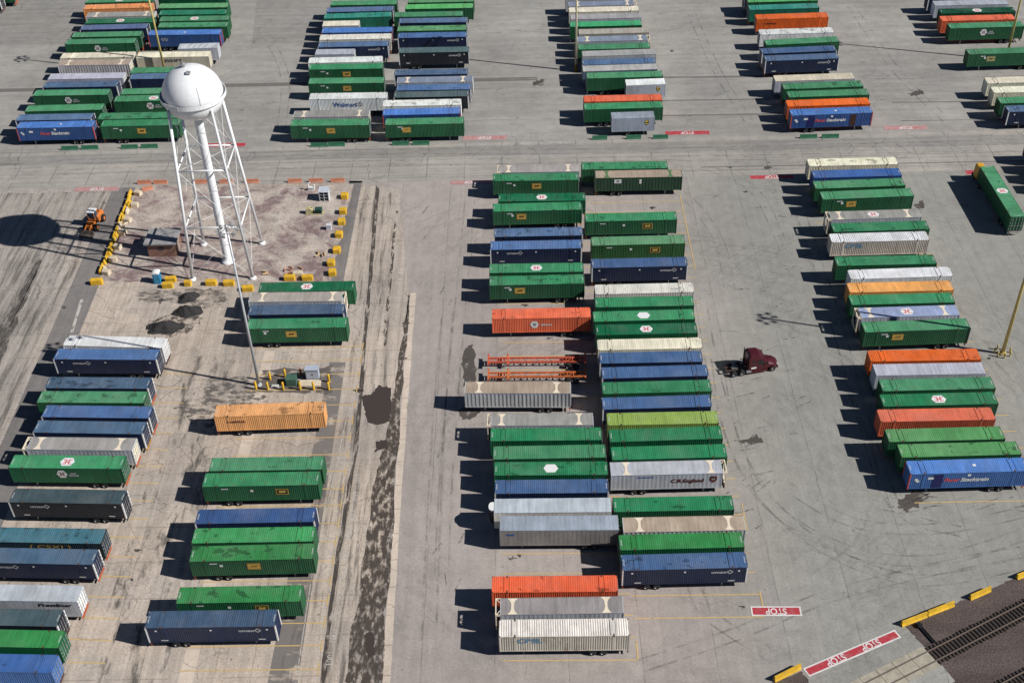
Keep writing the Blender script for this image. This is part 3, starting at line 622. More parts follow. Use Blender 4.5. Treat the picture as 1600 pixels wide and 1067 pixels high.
PAN1 = shape('panel1', [(rect(0, 0, 1.35, 2.5), 0)], [MNV]); PAN2 = shape('panel2', [(rect(0, 0, 1.2, 2.5), 0)], [MDB])
TAG = shape('tag', [(rect(0, 0, 1.3, 0.85), 0), (rect(0, 0, 0.6, 0.5), 1)], [MW, MGL])
STRIPES = shape('stripes', [([(x-0.5, -1.15), (x-0.3, -1.15), (x+0.5, 1.15), (x+0.3, 1.15)], 0) for x in (-3.2, -2.6, -1.4, -0.2, 1.0, 2.2, 3.0)], [MW])

def place(root, flip, me, u, h, nm, L=L0, off=1.318):
    "a mark on the long side that faces the road; u runs along it from its left end, h is the height"
    o = link(nm, me, root); s = -1 if flip else 1
    o.location = (s*(u-0.5)*L, -s*off, h); o.rotation_euler = (math.pi/2, 0, math.pi if flip else 0)
    return o
def roofmark(root, flip, me, u, v, nm, rz=0.0, L=L0):
    o = link(nm, me, root); s = -1 if flip else 1
    o.location = (s*(u-0.5)*L, s*v, Z1+0.018); o.rotation_euler = (0, 0, rz+(math.pi if flip else 0))
    return o
def T_(txt, size, mat, shear=0.0, bold=0.02, sx=1.0): return text_mesh(txt, size, mat, 'lettering', shear, bold, sx)
def marks(root, flip, ms, L=L0):
    for m in ms.split():
        if m in ('emp', 'empm', 'empl', 'empN', 'empR', 'empr'):
            u = {'emp': 0.51, 'empm': 0.32, 'empl': 0.30, 'empN': 0.44, 'empR': 0.68, 'empr': 0.27}[m]
            bad = {'empl': BADGEP, 'empR': BADGED}.get(m, BADGE)
            e = place(root, flip, bad, u, 2.9, 'emblem')
            t = link('lettering', T_('EMP', 0.52, MR if m == 'empr' else MK if m != 'empR' else MG, bold=0.03), e); t.location = (0.03, -0.02, 0.008)
            place(root, flip, SQ, u-0.26 if u > 0.4 else 0.22, 3.15, 'placard')
            place(root, flip, T_('EMHU53', 0.26, MW), 0.19, 3.55, 'lettering')
        elif m in ('hexr', 'hexw'): roofmark(root, flip, HEXR if m == 'hexr' else HEXW, 0.5, 0.0, 'emblem')
        elif m == 'hexs':
            place(root, flip, HEXS, 0.46, 2.95, 'emblem'); place(root, flip, T_('HUB\nGROUP', 0.44, MUM, bold=0.02), 0.56, 2.85, 'lettering')
        elif m == 'orhex':
            place(root, flip, HEXO, 0.43, 2.8, 'emblem'); place(root, flip, T_('alliance', 0.62, MW, bold=0.01), 0.55, 2.75, 'lettering')
        elif m in ('umaxr', 'umaxl', 'umaxm', 'umaxM'):
            u = {'umaxr': 0.77, 'umaxl': 0.24, 'umaxm': 0.74, 'umaxM': 0.26}[m]
            place(root, flip, T_('umax', 0.66, MUM, bold=0.02, sx=1.35), u, 3.32, 'lettering'); place(root, flip, DIAM, u+0.088, 3.36, 'emblem')
            for uu in (0.13, 0.88): place(root, flip, T_('UMXU26', 0.24, MW), uu, 1.62, 'lettering')
            for uu in (0.08, 0.5, 0.93): place(root, flip, DOT, uu, 3.5, 'placard')
        elif m in ('pacer', 'pacer2'):
            place(root, flip, T_('Pacer', 0.95, MR, 0.25, 0.03), 0.36, 2.75, 'lettering'); place(root, flip, T_('Stacktrain', 0.95, MW, 0.2, 0.03), 0.555, 2.75, 'lettering')
            for uu, hh in ((0.06, 3.0), (0.075, 2.7), (0.17, 3.2), (0.195, 3.2), (0.5, 3.62)): place(root, flip, SQ, uu, hh, 'placard')
            roofmark(root, flip, SQ, 0.56, 0.1, 'placard')
            if m == 'pacer2': place(root, flip, PAN1, 0.245, 2.6, 'painted_panel')
        elif m == 'panels': place(root, flip, PAN1, 0.245, 2.6, 'painted_panel'); place(root, flip, PAN2, 0.765, 2.6, 'painted_panel', off=1.320)
        elif m == 'walmart': place(root, flip, T_('Walmart', 1.4, MBL, 0, 0.02), 0.46, 2.7, 'lettering'); place(root, flip, SPARK, 0.655, 2.8, 'emblem')
        elif m == 'swift': place(root, flip, T_('SWIFT', 0.95, MDG, 0.15, 0.02, 1.5), 0.5, 3.15, 'lettering')
        elif m in ('england', 'england2'):
            u = 0.66 if m == 'england' else 0.36
            place(root, flip, T_('C.R.England', 0.95, MCR, 0.12, 0.03), u, 2.75, 'lettering'); place(root, flip, CREST, 0.885 if m == 'england' else 0.15, 2.85, 'emblem')
            place(root, flip, T_('Intermodal service', 0.3, MBL), 0.3 if m == 'england' else 0.78, 3.6, 'lettering')
        elif m == 'cbsl': place(root, flip, T_('CBSL', 1.15, MFB, 0, 0.04, 1.2), 0.235, 3.2, 'lettering', off=1.312)
        elif m == 'csx': place(root, flip, T_('{ CSXI }', 0.9, MY, 0.1, 0.0, 1.9), 0.56, 3.3, 'lettering')
        elif m == 'prest': place(root, flip, T_('Prestliner', 0.82, MK, 0.2, 0.02, 1.35), 0.81, 3.35, 'lettering')
        elif m == 'ups': e = place(root, flip, SHIELD, 0.82, 2.95, 'emblem', 2*PX); t = link('lettering', T_('ups', 0.42, MG, 0, 0.02), e); t.location = (0, -0.18, 0.008)
        elif m == 'tag': place(root, flip, TAG, 0.26, 3.3, 'placard'); place(root, flip, SQ, 0.52, 3.45, 'placard'); place(root, flip, SQ, 0.52, 2.95, 'placard')
        elif m == 'darktext': place(root, flip, T_('HAPAG', 0.5, MCR, 0, 0.02, 1.6), 0.19, 2.95, 'lettering')
        elif m == 'tinyl': place(root, flip, T_('PRIME', 0.42, MBL, 0, 0.02), 0.09, 3.2, 'lettering')
        elif m == 'logo': place(root, flip, DIAM, 0.20, 3.0, 'emblem'); place(root, flip, DIAM, 0.245, 2.95, 'emblem'); roofmark(root, flip, SQ, 0.5, 0, 'placard')
STAIN = {}
def container(d):
    x, y, rz, L, flip, kind, rc, bc, ms, noun, label, group = d
    rnd = random.Random(int(x*100)*31+int(y*100))
    nom = 2*PX if kind == 'pup' else L0
    root = thing('semi_trailer' if noun == 'trailer' else 'container_trailer', label, 'trailer' if noun == 'trailer' else 'container', (x, y, 0), R(rz)+(math.pi if flip else 0), group)
    root.scale = (L/nom, 1, 1)
    key = 'trailer' if kind == 'reefer' else 'rust' if 'rust' in ms.split() else kind
    body, roof = ME[key]
    if 'rustroof' in ms: roof = ME['rustroof'][1]
    def j(c, a=0.06):
        s_ = rnd.uniform(1-a*1.3, 1+a); return tuple(min(0.86, v*s_*rnd.uniform(0.975, 1.025)) for v in c)
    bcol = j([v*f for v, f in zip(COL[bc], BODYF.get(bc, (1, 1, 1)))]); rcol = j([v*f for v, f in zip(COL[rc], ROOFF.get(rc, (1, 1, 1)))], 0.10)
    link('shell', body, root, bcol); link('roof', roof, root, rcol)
    pup = kind == 'pup'
    dcol = COL['white'] if kind in ('trailer', 'reefer', 'pup') else COL['cream'] if kind in ('frame', 'framerib') else bcol
    for s in (-1, 1):
        dd = link('door', (M_DOORP if pup else M_DOOR)[s], root, dcol); link('lock_rod', (M_RODP if pup else M_ROD)[s], dd)
    ch = link('chassis', M_CHP if pup else M_CH, root, rnd.choice([(0.50, 0.11, 0.04), (0.50, 0.11, 0.04), (0.50, 0.24, 0.05), (0.10, 0.05, 0.04), (0.05, 0.05, 0.05), (0.35, 0.33, 0.30)]))
    e = PX if pup else X2
    for ax in (e-3.25, e-4.55):
        if pup and ax < e-4: continue
        for s in (-1, 1):
            wh = link('wheel', M_WH, root); wh.location = (ax, s*0.94, 0.53); wh.rotation_euler = (0, 0, 0 if s > 0 else math.pi)
            link('rim', M_RIM, wh)
    for s in (-1, 1):
        lg = link('landing_leg', M_LEG, root); lg.location = (-e+(2.0 if pup else 3.0), s*0.62, 0)
    if kind in ('frame', 'framerib'):
        for m in (M_BRG if bc == 'gribs' else M_BR): link('roof_brace', m, root)
        if kind == 'frame': link('end_frame', M_EF, root)
    if kind == 'corr' and bc in ('navyB', 'dkB'):
        for m in M_POSTW: link('corner_post', m, root)
    if rc == 'pacer':
        for m in M_POSTR: link('corner_post', m, root)
    if kind == 'reefer': link('refrigeration_unit', M_REEF, root)
    if rc == 'stripe': roofmark(root, flip, STRIPES, 0.5, 0, 'roof_stripes')
    if kind == 'corr':
        tm = T_({'navyB': 'UMXU26', 'dkB': 'UMXU27'}.get(bc, 'EMHU53'), 0.27, MW, 0, 0.0)
        for u, q in ((0.018, 1), (0.982, -1)): roofmark(root, flip, tm, u, 0, 'lettering', q*math.pi/2)
    if ms: marks(root, flip, ms, L0)
    return root
CONT = [
(-94.52, 221.16, -0.21, 15.73, 0, 'corr', 'pacer', 'pacerB', 'pacer', 'container', 'bright blue lettered container nearest the viewer in the leftmost back column', 'parked in the leftmost back column'),
(-95.6, 224.26, -0.59, 15.69, 0, 'corr', 'slate', 'navyB', '', 'container', 'slate blue container between bright blue lettered and green ones, leftmost back column', 'parked in the leftmost back column'),
(-94.65, 228.14, 0.11, 16.15, 0, 'corr', 'gm', 'g', '', 'container', 'green container between slate blue and green hexagon-marked ones, leftmost back column', 'parked in the leftmost back column'),
(-95.01, 234.75, -1.09, 16.1, 0, 'corr', 'gm', 'g', 'hexs', 'container', 'green hexagon-marked container between green and slate blue ones, leftmost back column', 'parked in the leftmost back column'),
(-93.95, 238.37, -0.89, 16.07, 0, 'corr', 'slate', 'navyB', '', 'container', 'slate blue container between green hexagon-marked and pale lilac ones, leftmost back column', 'parked in the leftmost back column'),
(-93.76, 242.18, -0.62, 16.38, 0, 'trailer', 'lilac', 'lilac', '', 'trailer', 'the only pale lilac trailer in the leftmost back column', 'parked in the leftmost back column'),
(-93.64, 248.54, -1.24, 15.97, 0, 'framerib', 'tan', 'ribw', '', 'container', 'the only tan-roofed ribbed container in the leftmost back column', 'parked in the leftmost back column'),
(-93.89, 252.13, -0.34, 16.37, 0, 'corr', 'cream', 'cream', '', 'container', 'the only cream container in the leftmost back column', 'parked in the leftmost back column'),
(-95.0, 259.07, -0.27, 15.93, 0, 'corr', 'gm', 'g', 'hexs', 'container', 'green hexagon-marked container between cream and green ones, leftmost back column', 'parked in the leftmost back column'),
(-94.47, 262.66, -0.6, 15.98, 0, 'corr', 'gm', 'g', '', 'container', 'green container between green hexagon-marked and slate blue ones, leftmost back column', 'parked in the leftmost back column'),
(-93.69, 266.54, 0.28, 15.58, 0, 'corr', 'slate2', 'navyB', '', 'container', 'slate blue container between green and dark green hexagon-topped ones, leftmost back column', 'parked in the leftmost back column'),
(-93.16, 269.82, -0.64, 16.15, 0, 'corr', 'gd', 'gd', 'hexr', 'container', 'the only dark green hexagon-topped container in the leftmost back column', 'parked in the leftmost back column'),
(-93.79, 273.39, -0.22, 16.15, 0, 'framerib', 'greyw', 'ribw', '', 'container', 'the only grey braced-roof container in the leftmost back column', 'parked in the leftmost back column'),
(-95.51, 277.89, 0.44, 16.44, 0, 'corr', 'lor', 'lor', '', 'container', 'the only light orange container in the leftmost back column', 'parked in the leftmost back column'),
(-96.16, 281.47, -0.04, 16.15, 0, 'corr', 'gm', 'g', 'hexr', 'container', 'green hexagon-topped container farthest back in the leftmost back column', 'parked in the leftmost back column'),
(-77.1, 221.04, -0.44, 16.14, 1, 'corr', 'g2', 'g', 'emp', 'container', 'green yellow-badged container nearest the viewer in the back column behind the white tank', 'parked in the back column behind the white tank'),
(-78.31, 224.04, -0.44, 16.39, 1, 'corr', 'g2', 'g', '', 'container', 'green container between green yellow-badged and green twin-hexagon ones, back column behind the white tank', 'parked in the back column behind the white tank'),
(-76.85, 231.44, -0.14, 16.39, 1, 'corr', 'gm', 'g', 'hexr hexs', 'container', 'the only green twin-hexagon container in the back column behind the white tank', 'parked in the back column behind the white tank'),
(-76.17, 234.55, -0.1, 16.39, 1, 'corr', 'gm', 'g', '', 'container', 'green container between green twin-hexagon and slate blue ones, back column behind the white tank', 'parked in the back column behind the white tank'),
(-75.91, 241.32, -0.41, 16.39, 1, 'corr', 'slate', 'navyB', '', 'container', 'the only slate blue container in the back column behind the white tank', 'parked in the back column behind the white tank'),
(-76.41, 244.17, -0.54, 16.39, 1, 'corr', 'gm', 'g', '', 'container', 'green container between slate blue and cream lettered ones, back column behind the white tank', 'parked in the back column behind the white tank'),
(-76.84, 251.51, -0.6, 16.16, 1, 'trailer', 'cream', 'cream2', 'swift', 'trailer', 'the only cream lettered trailer in the back column behind the white tank', 'parked in the back column behind the white tank'),
(-72.02, 255.47, 0.63, 8.87, 1, 'pup', 'stripe', 'silver', '', 'trailer', 'the only silver striped-roof short trailer in the back column behind the white tank', 'parked in the back column behind the white tank'),
(-76.54, 262.68, -1.56, 16.7, 1, 'corr', 'pacer', 'pacerB', 'logo', 'container', 'the only bright blue container in the back column behind the white tank', 'parked in the back column behind the white tank'),
(-75.33, 266.59, -1.56, 16.21, 1, 'corr', 'gm', 'g', '', 'container', 'green container between bright blue and green hexagon-topped ones, back column behind the white tank', 'parked in the back column behind the white tank'),
(-75.72, 269.96, -1.0, 16.29, 1, 'corr', 'gm', 'g', 'hexr', 'container', 'the only green hexagon-topped container in the back column behind the white tank', 'parked in the back column behind the white tank'),
(-76.72, 273.4, -1.33, 16.01, 1, 'corr', 'gd2', 'gd', '', 'container', 'the only deep green container in the back column behind the white tank', 'parked in the back column behind the white tank'),
(-77.32, 277.18, -1.45, 16.67, 1, 'corr', 'gl2', 'g', '', 'container', 'the only light green container in the back column behind the white tank', 'parked in the back column behind the white tank'),
(-78.52, 282.23, -1.4, 16.39, 1, 'corr', 'gm', 'gd', '', 'container', 'green container farthest back in the back column behind the white tank', 'parked in the back column behind the white tank'),
(-38.35, 219.31, -1.48, 15.96, 0, 'corr', 'gm', 'g', 'emp', 'container', 'green yellow-badged container nearest the viewer in the left half of second back block', 'parked in the left half of second back block'),
(-38.46, 222.92, -1.15, 15.54, 0, 'framerib', 'greyw', 'ribw', '', 'container', 'the only grey braced-roof container in the left half of second back block', 'parked in the left half of second back block'),
(-35.76, 230.32, -0.99, 16.22, 0, 'corr', 'white', 'white', 'walmart', 'container', 'the only white blue-lettered container in the left half of second back block', 'parked in the left half of second back block'),
(-36.81, 237.15, -1.34, 16.15, 0, 'corr', 'gm', 'g', 'emp', 'container', 'green yellow-badged container between white blue-lettered and green yellow-badged ones, left half of second back block', 'parked in the left half of second back block'),
(-37.55, 243.68, -0.98, 16.09, 0, 'corr', 'g2', 'g', 'emp', 'container', 'green yellow-badged container between green yellow-badged and white ones, left half of second back block', 'parked in the left half of second back block'),
(-38.01, 246.93, -0.2, 16.15, 0, 'corr', 'white', 'white', '', 'container', 'white container between green yellow-badged and grey short ones, left half of second back block', 'parked in the left half of second back block'),
(-40.72, 250.87, -1.16, 8.69, 0, 'pup', 'silver', 'silver', '', 'trailer', 'the only grey short trailer in the left half of second back block', 'parked in the left half of second back block'),
(-36.97, 254.47, -0.12, 15.81, 0, 'corr', 'slate', 'navyB', 'umaxr', 'container', 'slate blue container between grey short and white ones, left half of second back block', 'parked in the left half of second back block'),
(-36.86, 258.18, -0.69, 16.16, 0, 'corr', 'white2', 'white2', '', 'container', 'white container between slate blue and bright blue ones, left half of second back block', 'parked in the left half of second back block'),
(-36.79, 261.66, -0.95, 16.18, 0, 'corr', 'pacer', 'pacerB', '', 'container', 'the only bright blue container in the left half of second back block', 'parked in the left half of second back block'),
(-40.86, 265.4, -0.59, 8.4, 0, 'pup', 'cream', 'silver', '', 'trailer', 'the only cream-roofed short trailer in the left half of second back block', 'parked in the left half of second back block'),
(-37.35, 269.54, 1.03, 15.74, 0, 'corr', 'teal', 'tealB', '', 'container', 'the only teal green container in the left half of second back block', 'parked in the left half of second back block'),
(-37.11, 272.8, 0.13, 15.82, 0, 'corr', 'slate', 'navyB', '', 'container', 'slate blue container between teal green and green ones, left half of second back block', 'parked in the left half of second back block'),
(-36.53, 276.44, -0.99, 15.86, 0, 'corr', 'gm', 'g', '', 'container', 'green container farthest back in the left half of second back block', 'parked in the left half of second back block'),
(-19.25, 218.92, -0.19, 15.84, 1, 'corr', 'gm', 'g', 'empr', 'container', 'green red-badged container nearest the viewer in the right half of second back block', 'parked in the right half of second back block'),
(-20.02, 222.92, 0.02, 15.88, 1, 'corr', 'pacer', 'pacerB', '', 'container', 'the only bright blue container in the right half of second back block', 'parked in the right half of second back block'),
(-20.16, 226.61, -0.32, 16.15, 1, 'corr', 'white', 'white', '', 'container', 'the only white container in the right half of second back block', 'parked in the right half of second back block'),
(-18.39, 230.23, -0.46, 15.58, 1, 'corr', 'dkgr', 'dkB', '', 'container', 'dark slate green container between white and blue ones, right half of second back block', 'parked in the right half of second back block'),
(-18.01, 233.26, -0.82, 15.73, 1, 'corr', 'blue', 'navyB', '', 'container', 'the only blue container in the right half of second back block', 'parked in the right half of second back block'),
(-17.87, 236.68, -0.63, 16.14, 1, 'framerib', 'bluegrey', 'ribw', '', 'container', 'the only blue-grey braced-roof container in the right half of second back block', 'parked in the right half of second back block'),
(-18.83, 240.16, -0.68, 15.88, 1, 'corr', 'slate', 'navyB', '', 'container', 'slate blue container, seventh from the front, right half of second back block', 'parked in the right half of second back block'),
(-18.72, 250.65, -0.65, 15.64, 1, 'corr', 'dkgr', 'dkB', 'umaxr', 'container', 'dark slate green container, eighth from the front, right half of second back block', 'parked in the right half of second back block'),
(-19.36, 258.12, -0.64, 15.67, 1, 'corr', 'blue', 'navyB', 'umaxr', 'container', 'the only blue lettered container in the right half of second back block', 'parked in the right half of second back block'),
(-19.67, 261.68, -0.85, 15.83, 1, 'corr', 'gl2', 'g', '', 'container', 'light green container between blue lettered and slate blue ones, right half of second back block', 'parked in the right half of second back block'),
(-19.57, 265.8, -0.99, 15.78, 1, 'corr', 'slate', 'navyB', '', 'container', 'slate blue container between light green and green ones, right half of second back block', 'parked in the right half of second back block'),
(-20.76, 269.19, -0.8, 16.08, 1, 'corr', 'gm', 'g', '', 'container', 'the only green container in the right half of second back block', 'parked in the right half of second back block'),
(-18.43, 273.36, -0.64, 16.02, 1, 'corr', 'gb', 'g', '', 'container', 'the only bright green container in the right half of second back block', 'parked in the right half of second back block'),
(-18.16, 276.85, -0.99, 15.69, 1, 'corr', 'gl2', 'g', '', 'container', 'light green container farthest back in the right half of second back block', 'parked in the right half of second back block'),
(22.76, 219.38, 1.21, 8.62, 1, 'pup', 'greyp', 'greyp', 'ups', 'trailer', 'grey shield-marked short trailer nearest the viewer in the middle back column', 'parked in the middle back column'),
(21.15, 223.37, 0.54, 16.03, 1, 'corr', 'g2', 'g', '', 'container', 'green container between grey shield-marked short and orange-red ones, middle back column', 'parked in the middle back column'),
(21.28, 226.55, -0.11, 16.08, 1, 'deep', 'ored', 'ored', '', 'container', 'the only orange-red container in the middle back column', 'parked in the middle back column'),
(26.53, 233.3, 1.89, 8.26, 1, 'pup', 'white', 'silver', 'ups', 'trailer', 'the only white-roofed shield-marked short trailer in the middle back column', 'parked in the middle back column'),
(22.43, 236.73, 0.25, 16.17, 1, 'corr', 'gm', 'g', '', 'container', 'green container between white-roofed shield-marked short and dirty silver ones, middle back column', 'parked in the middle back column'),
(21.65, 240.08, 0.89, 15.85, 1, 'trailer', 'dirty', 'slateB2', '', 'trailer', 'dirty silver trailer between green and slate blue ones, middle back column', 'parked in the middle back column'),
(21.65, 242.92, 0.68, 15.89, 1, 'corr', 'slate', 'navyB', '', 'container', 'the only slate blue container in the middle back column', 'parked in the middle back column'),
(21.99, 247.1, 1.18, 16.07, 1, 'trailer', 'dirty', 'silver', '', 'trailer', 'dirty silver trailer between slate blue and green ones, middle back column', 'parked in the middle back column'),
(21.12, 250.28, 0.19, 15.87, 1, 'corr', 'gm', 'g', '', 'container', 'green container between dirty silver and grey braced-roof ones, middle back column', 'parked in the middle back column'),
(21.32, 254.17, 0.37, 16.21, 1, 'frame', 'bluegrey', 'silver', '', 'container', 'the only grey braced-roof container in the middle back column', 'parked in the middle back column'),
(21.58, 257.9, 0.3, 15.76, 1, 'trailer', 'tan2', 'tan2', '', 'trailer', 'the only tan-grey trailer in the middle back column', 'parked in the middle back column'),
(20.04, 261.78, 0.05, 16.32, 1, 'corr', 'gb2', 'g', '', 'container', 'the only bright green container in the middle back column', 'parked in the middle back column'),
(20.33, 265.7, 0.07, 16.26, 1, 'trailer', 'dirty', 'silver', '', 'trailer', 'dirty silver trailer between bright green and cream ones, middle back column', 'parked in the middle back column'),
(20.11, 269.55, 0.08, 16.27, 1, 'corr', 'cream', 'cream', '', 'container', 'the only cream container in the middle back column', 'parked in the middle back column'),
(19.99, 272.73, 0.13, 15.94, 1, 'frame', 'bluegrey', 'silver', '', 'container', 'the only blue-grey braced-roof container in the middle back column', 'parked in the middle back column'),
(19.61, 276.36, 0.09, 16.15, 1, 'trailer', 'silver', 'silver', '', 'trailer', 'silver trailer farthest back in the middle back column', 'parked in the middle back column'),
(62.55, 219.06, 1.55, 16.42, 1, 'corr', 'pacer', 'pacerB', 'pacer panels', 'container', 'bright blue lettered container nearest the viewer in the fourth back column', 'parked in the fourth back column'),
(62.68, 222.75, 1.22, 16.73, 1, 'deep', 'orange', 'orange', '', 'container', 'orange container between bright blue lettered and green ones, fourth back column', 'parked in the fourth back column'),
(63.46, 226.55, 1.14, 16.59, 1, 'corr', 'gm', 'g', '', 'container', 'green container between orange and green ones, fourth back column', 'parked in the fourth back column'),
(63.06, 230.1, 1.5, 16.56, 1, 'corr', 'gm', 'g', '', 'container', 'green container between green and cream-roofed ones, fourth back column', 'parked in the fourth back column'),
(61.98, 233.62, 1.32, 16.63, 1, 'trailer', 'cream2', 'silver', '', 'trailer', 'the only cream-roofed trailer in the fourth back column', 'parked in the fourth back column'),
(61.08, 242.88, 1.72, 15.96, 1, 'corr', 'slate', 'navyB', 'umaxr', 'container', 'the only slate blue lettered container in the fourth back column', 'parked in the fourth back column'),
(61.08, 246.43, 2.18, 16.35, 1, 'corr', 'blue2', 'navyB', '', 'container', 'slate blue container between slate blue lettered and green ones, fourth back column', 'parked in the fourth back column'),
(62.64, 250.65, 3.21, 16.26, 1, 'corr', 'gm', 'g', '', 'container', 'green container between slate blue and white ones, fourth back column', 'parked in the fourth back column'),
(62.3, 255.59, 1.03, 16.47, 1, 'corr', 'white', 'white', '', 'container', 'the only white container in the fourth back column', 'parked in the fourth back column'),
(62.76, 263.42, 1.09, 16.41, 1, 'deep', 'orange', 'orange', 'darktext', 'container', 'orange container between white and teal green ones, fourth back column', 'parked in the fourth back column'),
(61.8, 268.5, 0.91, 16.18, 1, 'corr', 'teal', 'tealB', '', 'container', 'the only teal green container in the fourth back column', 'parked in the fourth back column'),
(62.17, 272.56, 0.59, 16.33, 1, 'corr', 'gb', 'g', '', 'container', 'the only bright green container in the fourth back column', 'parked in the fourth back column'),
(61.67, 275.21, 0.57, 16.15, 1, 'corr', 'slate', 'navyB', '', 'container', 'slate blue container farthest back in the fourth back column', 'parked in the fourth back column'),
(105.67, 218.34, 0.78, 16.39, 0, 'corr', 'slate', 'navyB', 'umaxm', 'container', 'slate blue container nearest the viewer in the back column at right edge', 'parked in the back column at right edge'),
(105.21, 221.85, 0.79, 16.39, 0, 'corr', 'gm', 'g', '', 'container', 'the only green container in the back column at right edge', 'parked in the back column at right edge'),
(105.28, 226.27, 0.69, 16.39, 0, 'corr', 'cream', 'cream', '', 'container', 'cream container between green and cream ones, back column at right edge', 'parked in the back column at right edge'),
(105.22, 230.38, 0.7, 16.39, 0, 'corr', 'cream', 'cream', '', 'container', 'cream container between cream and green yellow-badged ones, back column at right edge', 'parked in the back column at right edge'),
(105.22, 243.59, 0.87, 16.39, 0, 'corr', 'gm', 'g', 'empl', 'container', 'the only green yellow-badged container in the back column at right edge', 'parked in the back column at right edge'),
(104.89, 256.32, 0.57, 16.59, 0, 'corr', 'gm', 'g', 'hexs', 'container', 'the only green hexagon-marked container in the back column at right edge', 'parked in the back column at right edge'),
(104.13, 260.09, 0.13, 16.54, 0, 'deep', 'ored', 'ored', '', 'container', 'the only orange-red container in the back column at right edge', 'parked in the back column at right edge'),
(105.21, 263.95, 0.01, 16.96, 0, 'corr', 'gdd', 'gdd', 'hexr', 'container', 'the only dark green hexagon-topped container in the back column at right edge', 'parked in the back column at right edge'),
(105.01, 268.23, -0.04, 16.96, 0, 'trailer', 'silver', 'silver', '', 'trailer', 'the only silver trailer in the back column at right edge', 'parked in the back column at right edge'),
(104.23, 272.11, -0.08, 16.39, 0, 'corr', 'slate', 'navyB', '', 'container', 'slate blue container farthest back in the back column at right edge', 'parked in the back column at right edge'),
(3.24, 199.79, -0.64, 15.44, 0, 'frame', 'road', 'silver', '', 'container', "road-grey braced-roof container farthest back in the centre block's left column", "parked in the centre block's left column"),
(2.7, 196.8, -0.88, 16.03, 0, 'corr', 'g2', 'g', 'emp', 'container', "green yellow-badged container between dark green hexagon-topped and road-grey braced-roof ones, centre block's left column", "parked in the centre block's left column"),
(3.68, 189.79, -1.04, 15.91, 0, 'corr', 'gd', 'gd', 'hexr', 'container', "the only dark green hexagon-topped container in the centre block's left column", "parked in the centre block's left column"),
(2.77, 186.66, 0.13, 16.07, 0, 'corr', 'g2', 'g', 'empm', 'container', "green yellow-badged container between slate blue and dark green hexagon-topped ones, centre block's left column", "parked in the centre block's left column"),
(2.76, 178.6, -0.35, 15.61, 0, 'corr', 'slate', 'navyB', '', 'container', "the only slate blue container in the centre block's left column", "parked in the centre block's left column"),
(2.28, 174.68, -0.39, 15.86, 0, 'corr', 'blue', 'navyB', 'umaxl', 'container', "the only blue lettered container in the centre block's left column", "parked in the centre block's left column"),
(2.22, 167.92, -0.7, 15.92, 0, 'corr', 'g2', 'g', 'hexr', 'container', "green hexagon-topped container between green yellow-badged and blue lettered ones, centre block's left column", "parked in the centre block's left column"),
(2.21, 164.5, 0.02, 15.87, 0, 'corr', 'g2', 'g', 'empm', 'container', "green yellow-badged container between orange-red emblem-marked and green hexagon-topped ones, centre block's left column", "parked in the centre block's left column"),
(2.75, 155.5, -0.43, 15.9, 0, 'deep', 'ored', 'ored', 'orhex', 'container', "the only orange-red emblem-marked container in the centre block's left column", "parked in the centre block's left column"),
(-1.22, 137.59, -2.05, 15.91, 0, 'framerib', 'tan', 'ribw', '', 'container', "the only tan-roofed ribbed container in the centre block's left column", "parked in the centre block's left column"),
(1.99, 130.51, -0.98, 15.42, 0, 'frame', 'greyw', 'silver', 'england2', 'container', "the only grey braced-roof lettered container in the centre block's left column", "parked in the centre block's left column"),
(2.75, 127.35, -0.87, 16.01, 0, 'corr', 'g3', 'gd', '', 'container', "the only green container in the centre block's left column", "parked in the centre block's left column"),
(3.12, 123.75, -0.21, 15.92, 0, 'corr', 'gm', 'g', '', 'container', "the only light green container in the centre block's left column", "parked in the centre block's left column"),
(3.24, 120.49, -1.09, 15.83, 0, 'corr', 'g3', 'gd', 'hexw', 'container', "green hexagon-topped container between blue and light green ones, centre block's left column", "parked in the centre block's left column"),
(3.23, 117.05, -0.82, 15.58, 0, 'corr', 'blue2', 'navyB', '', 'container', "the only blue container in the centre block's left column", "parked in the centre block's left column"),
(3.26, 113.52, -0.77, 15.78, 0, 'reefer', 'silver2', 'white2', '', 'trailer', "the only silver nosed trailer in the centre block's left column", "parked in the centre block's left column"),
(4.01, 110.34, -1.01, 15.76, 0, 'trailer', 'greyp', 'greyt', 'tinyl', 'trailer', "the only grey trailer in the centre block's left column", "parked in the centre block's left column"),
(3.1, 100.09, -0.74, 15.9, 0, 'deep', 'ored2', 'ored2', '', 'container', "the only orange-red container in the centre block's left column", "parked in the centre block's left column"),
(3.57, 96.66, -0.2, 15.93, 0, 'frame', 'greyw', 'silver', '', 'container', "the only grey braced-roof container in the centre block's left column", "parked in the centre block's left column"),
(4.04, 93.29, -0.61, 15.94, 0, 'deep', 'white2', 'rusty', 'cbsl rust', 'container', "rusty white ribbed container nearest the viewer in the centre block's left column", "parked in the centre block's left column"),
(19.63, 200.19, -0.74, 16.27, 1, 'corr', 'g2', 'g', '', 'container', "green container farthest back in the centre block's right column", "parked in the centre block's right column"),
(22.0, 197.09, -0.74, 16.26, 1, 'framerib', 'tan', 'gribs', 'tag', 'container', "the only tan-roofed dark green container in the centre block's right column", "parked in the centre block's right column"),
(19.4, 182.76, 0.07, 16.3, 1, 'corr', 'g2', 'g', 'empR', 'container', "the only green yellow-badged container in the centre block's right column", "parked in the centre block's right column"),
(20.04, 175.36, 0.2, 16.19, 1, 'corr', 'gm2', 'gy', 'empR', 'container', "the only yellowish green badged container in the centre block's right column", "parked in the centre block's right column"),
(19.71, 168.79, 0.01, 16.25, 1, 'corr', 'blue2', 'navyB', 'umaxr', 'container', "the only blue lettered container in the centre block's right column", "parked in the centre block's right column"),
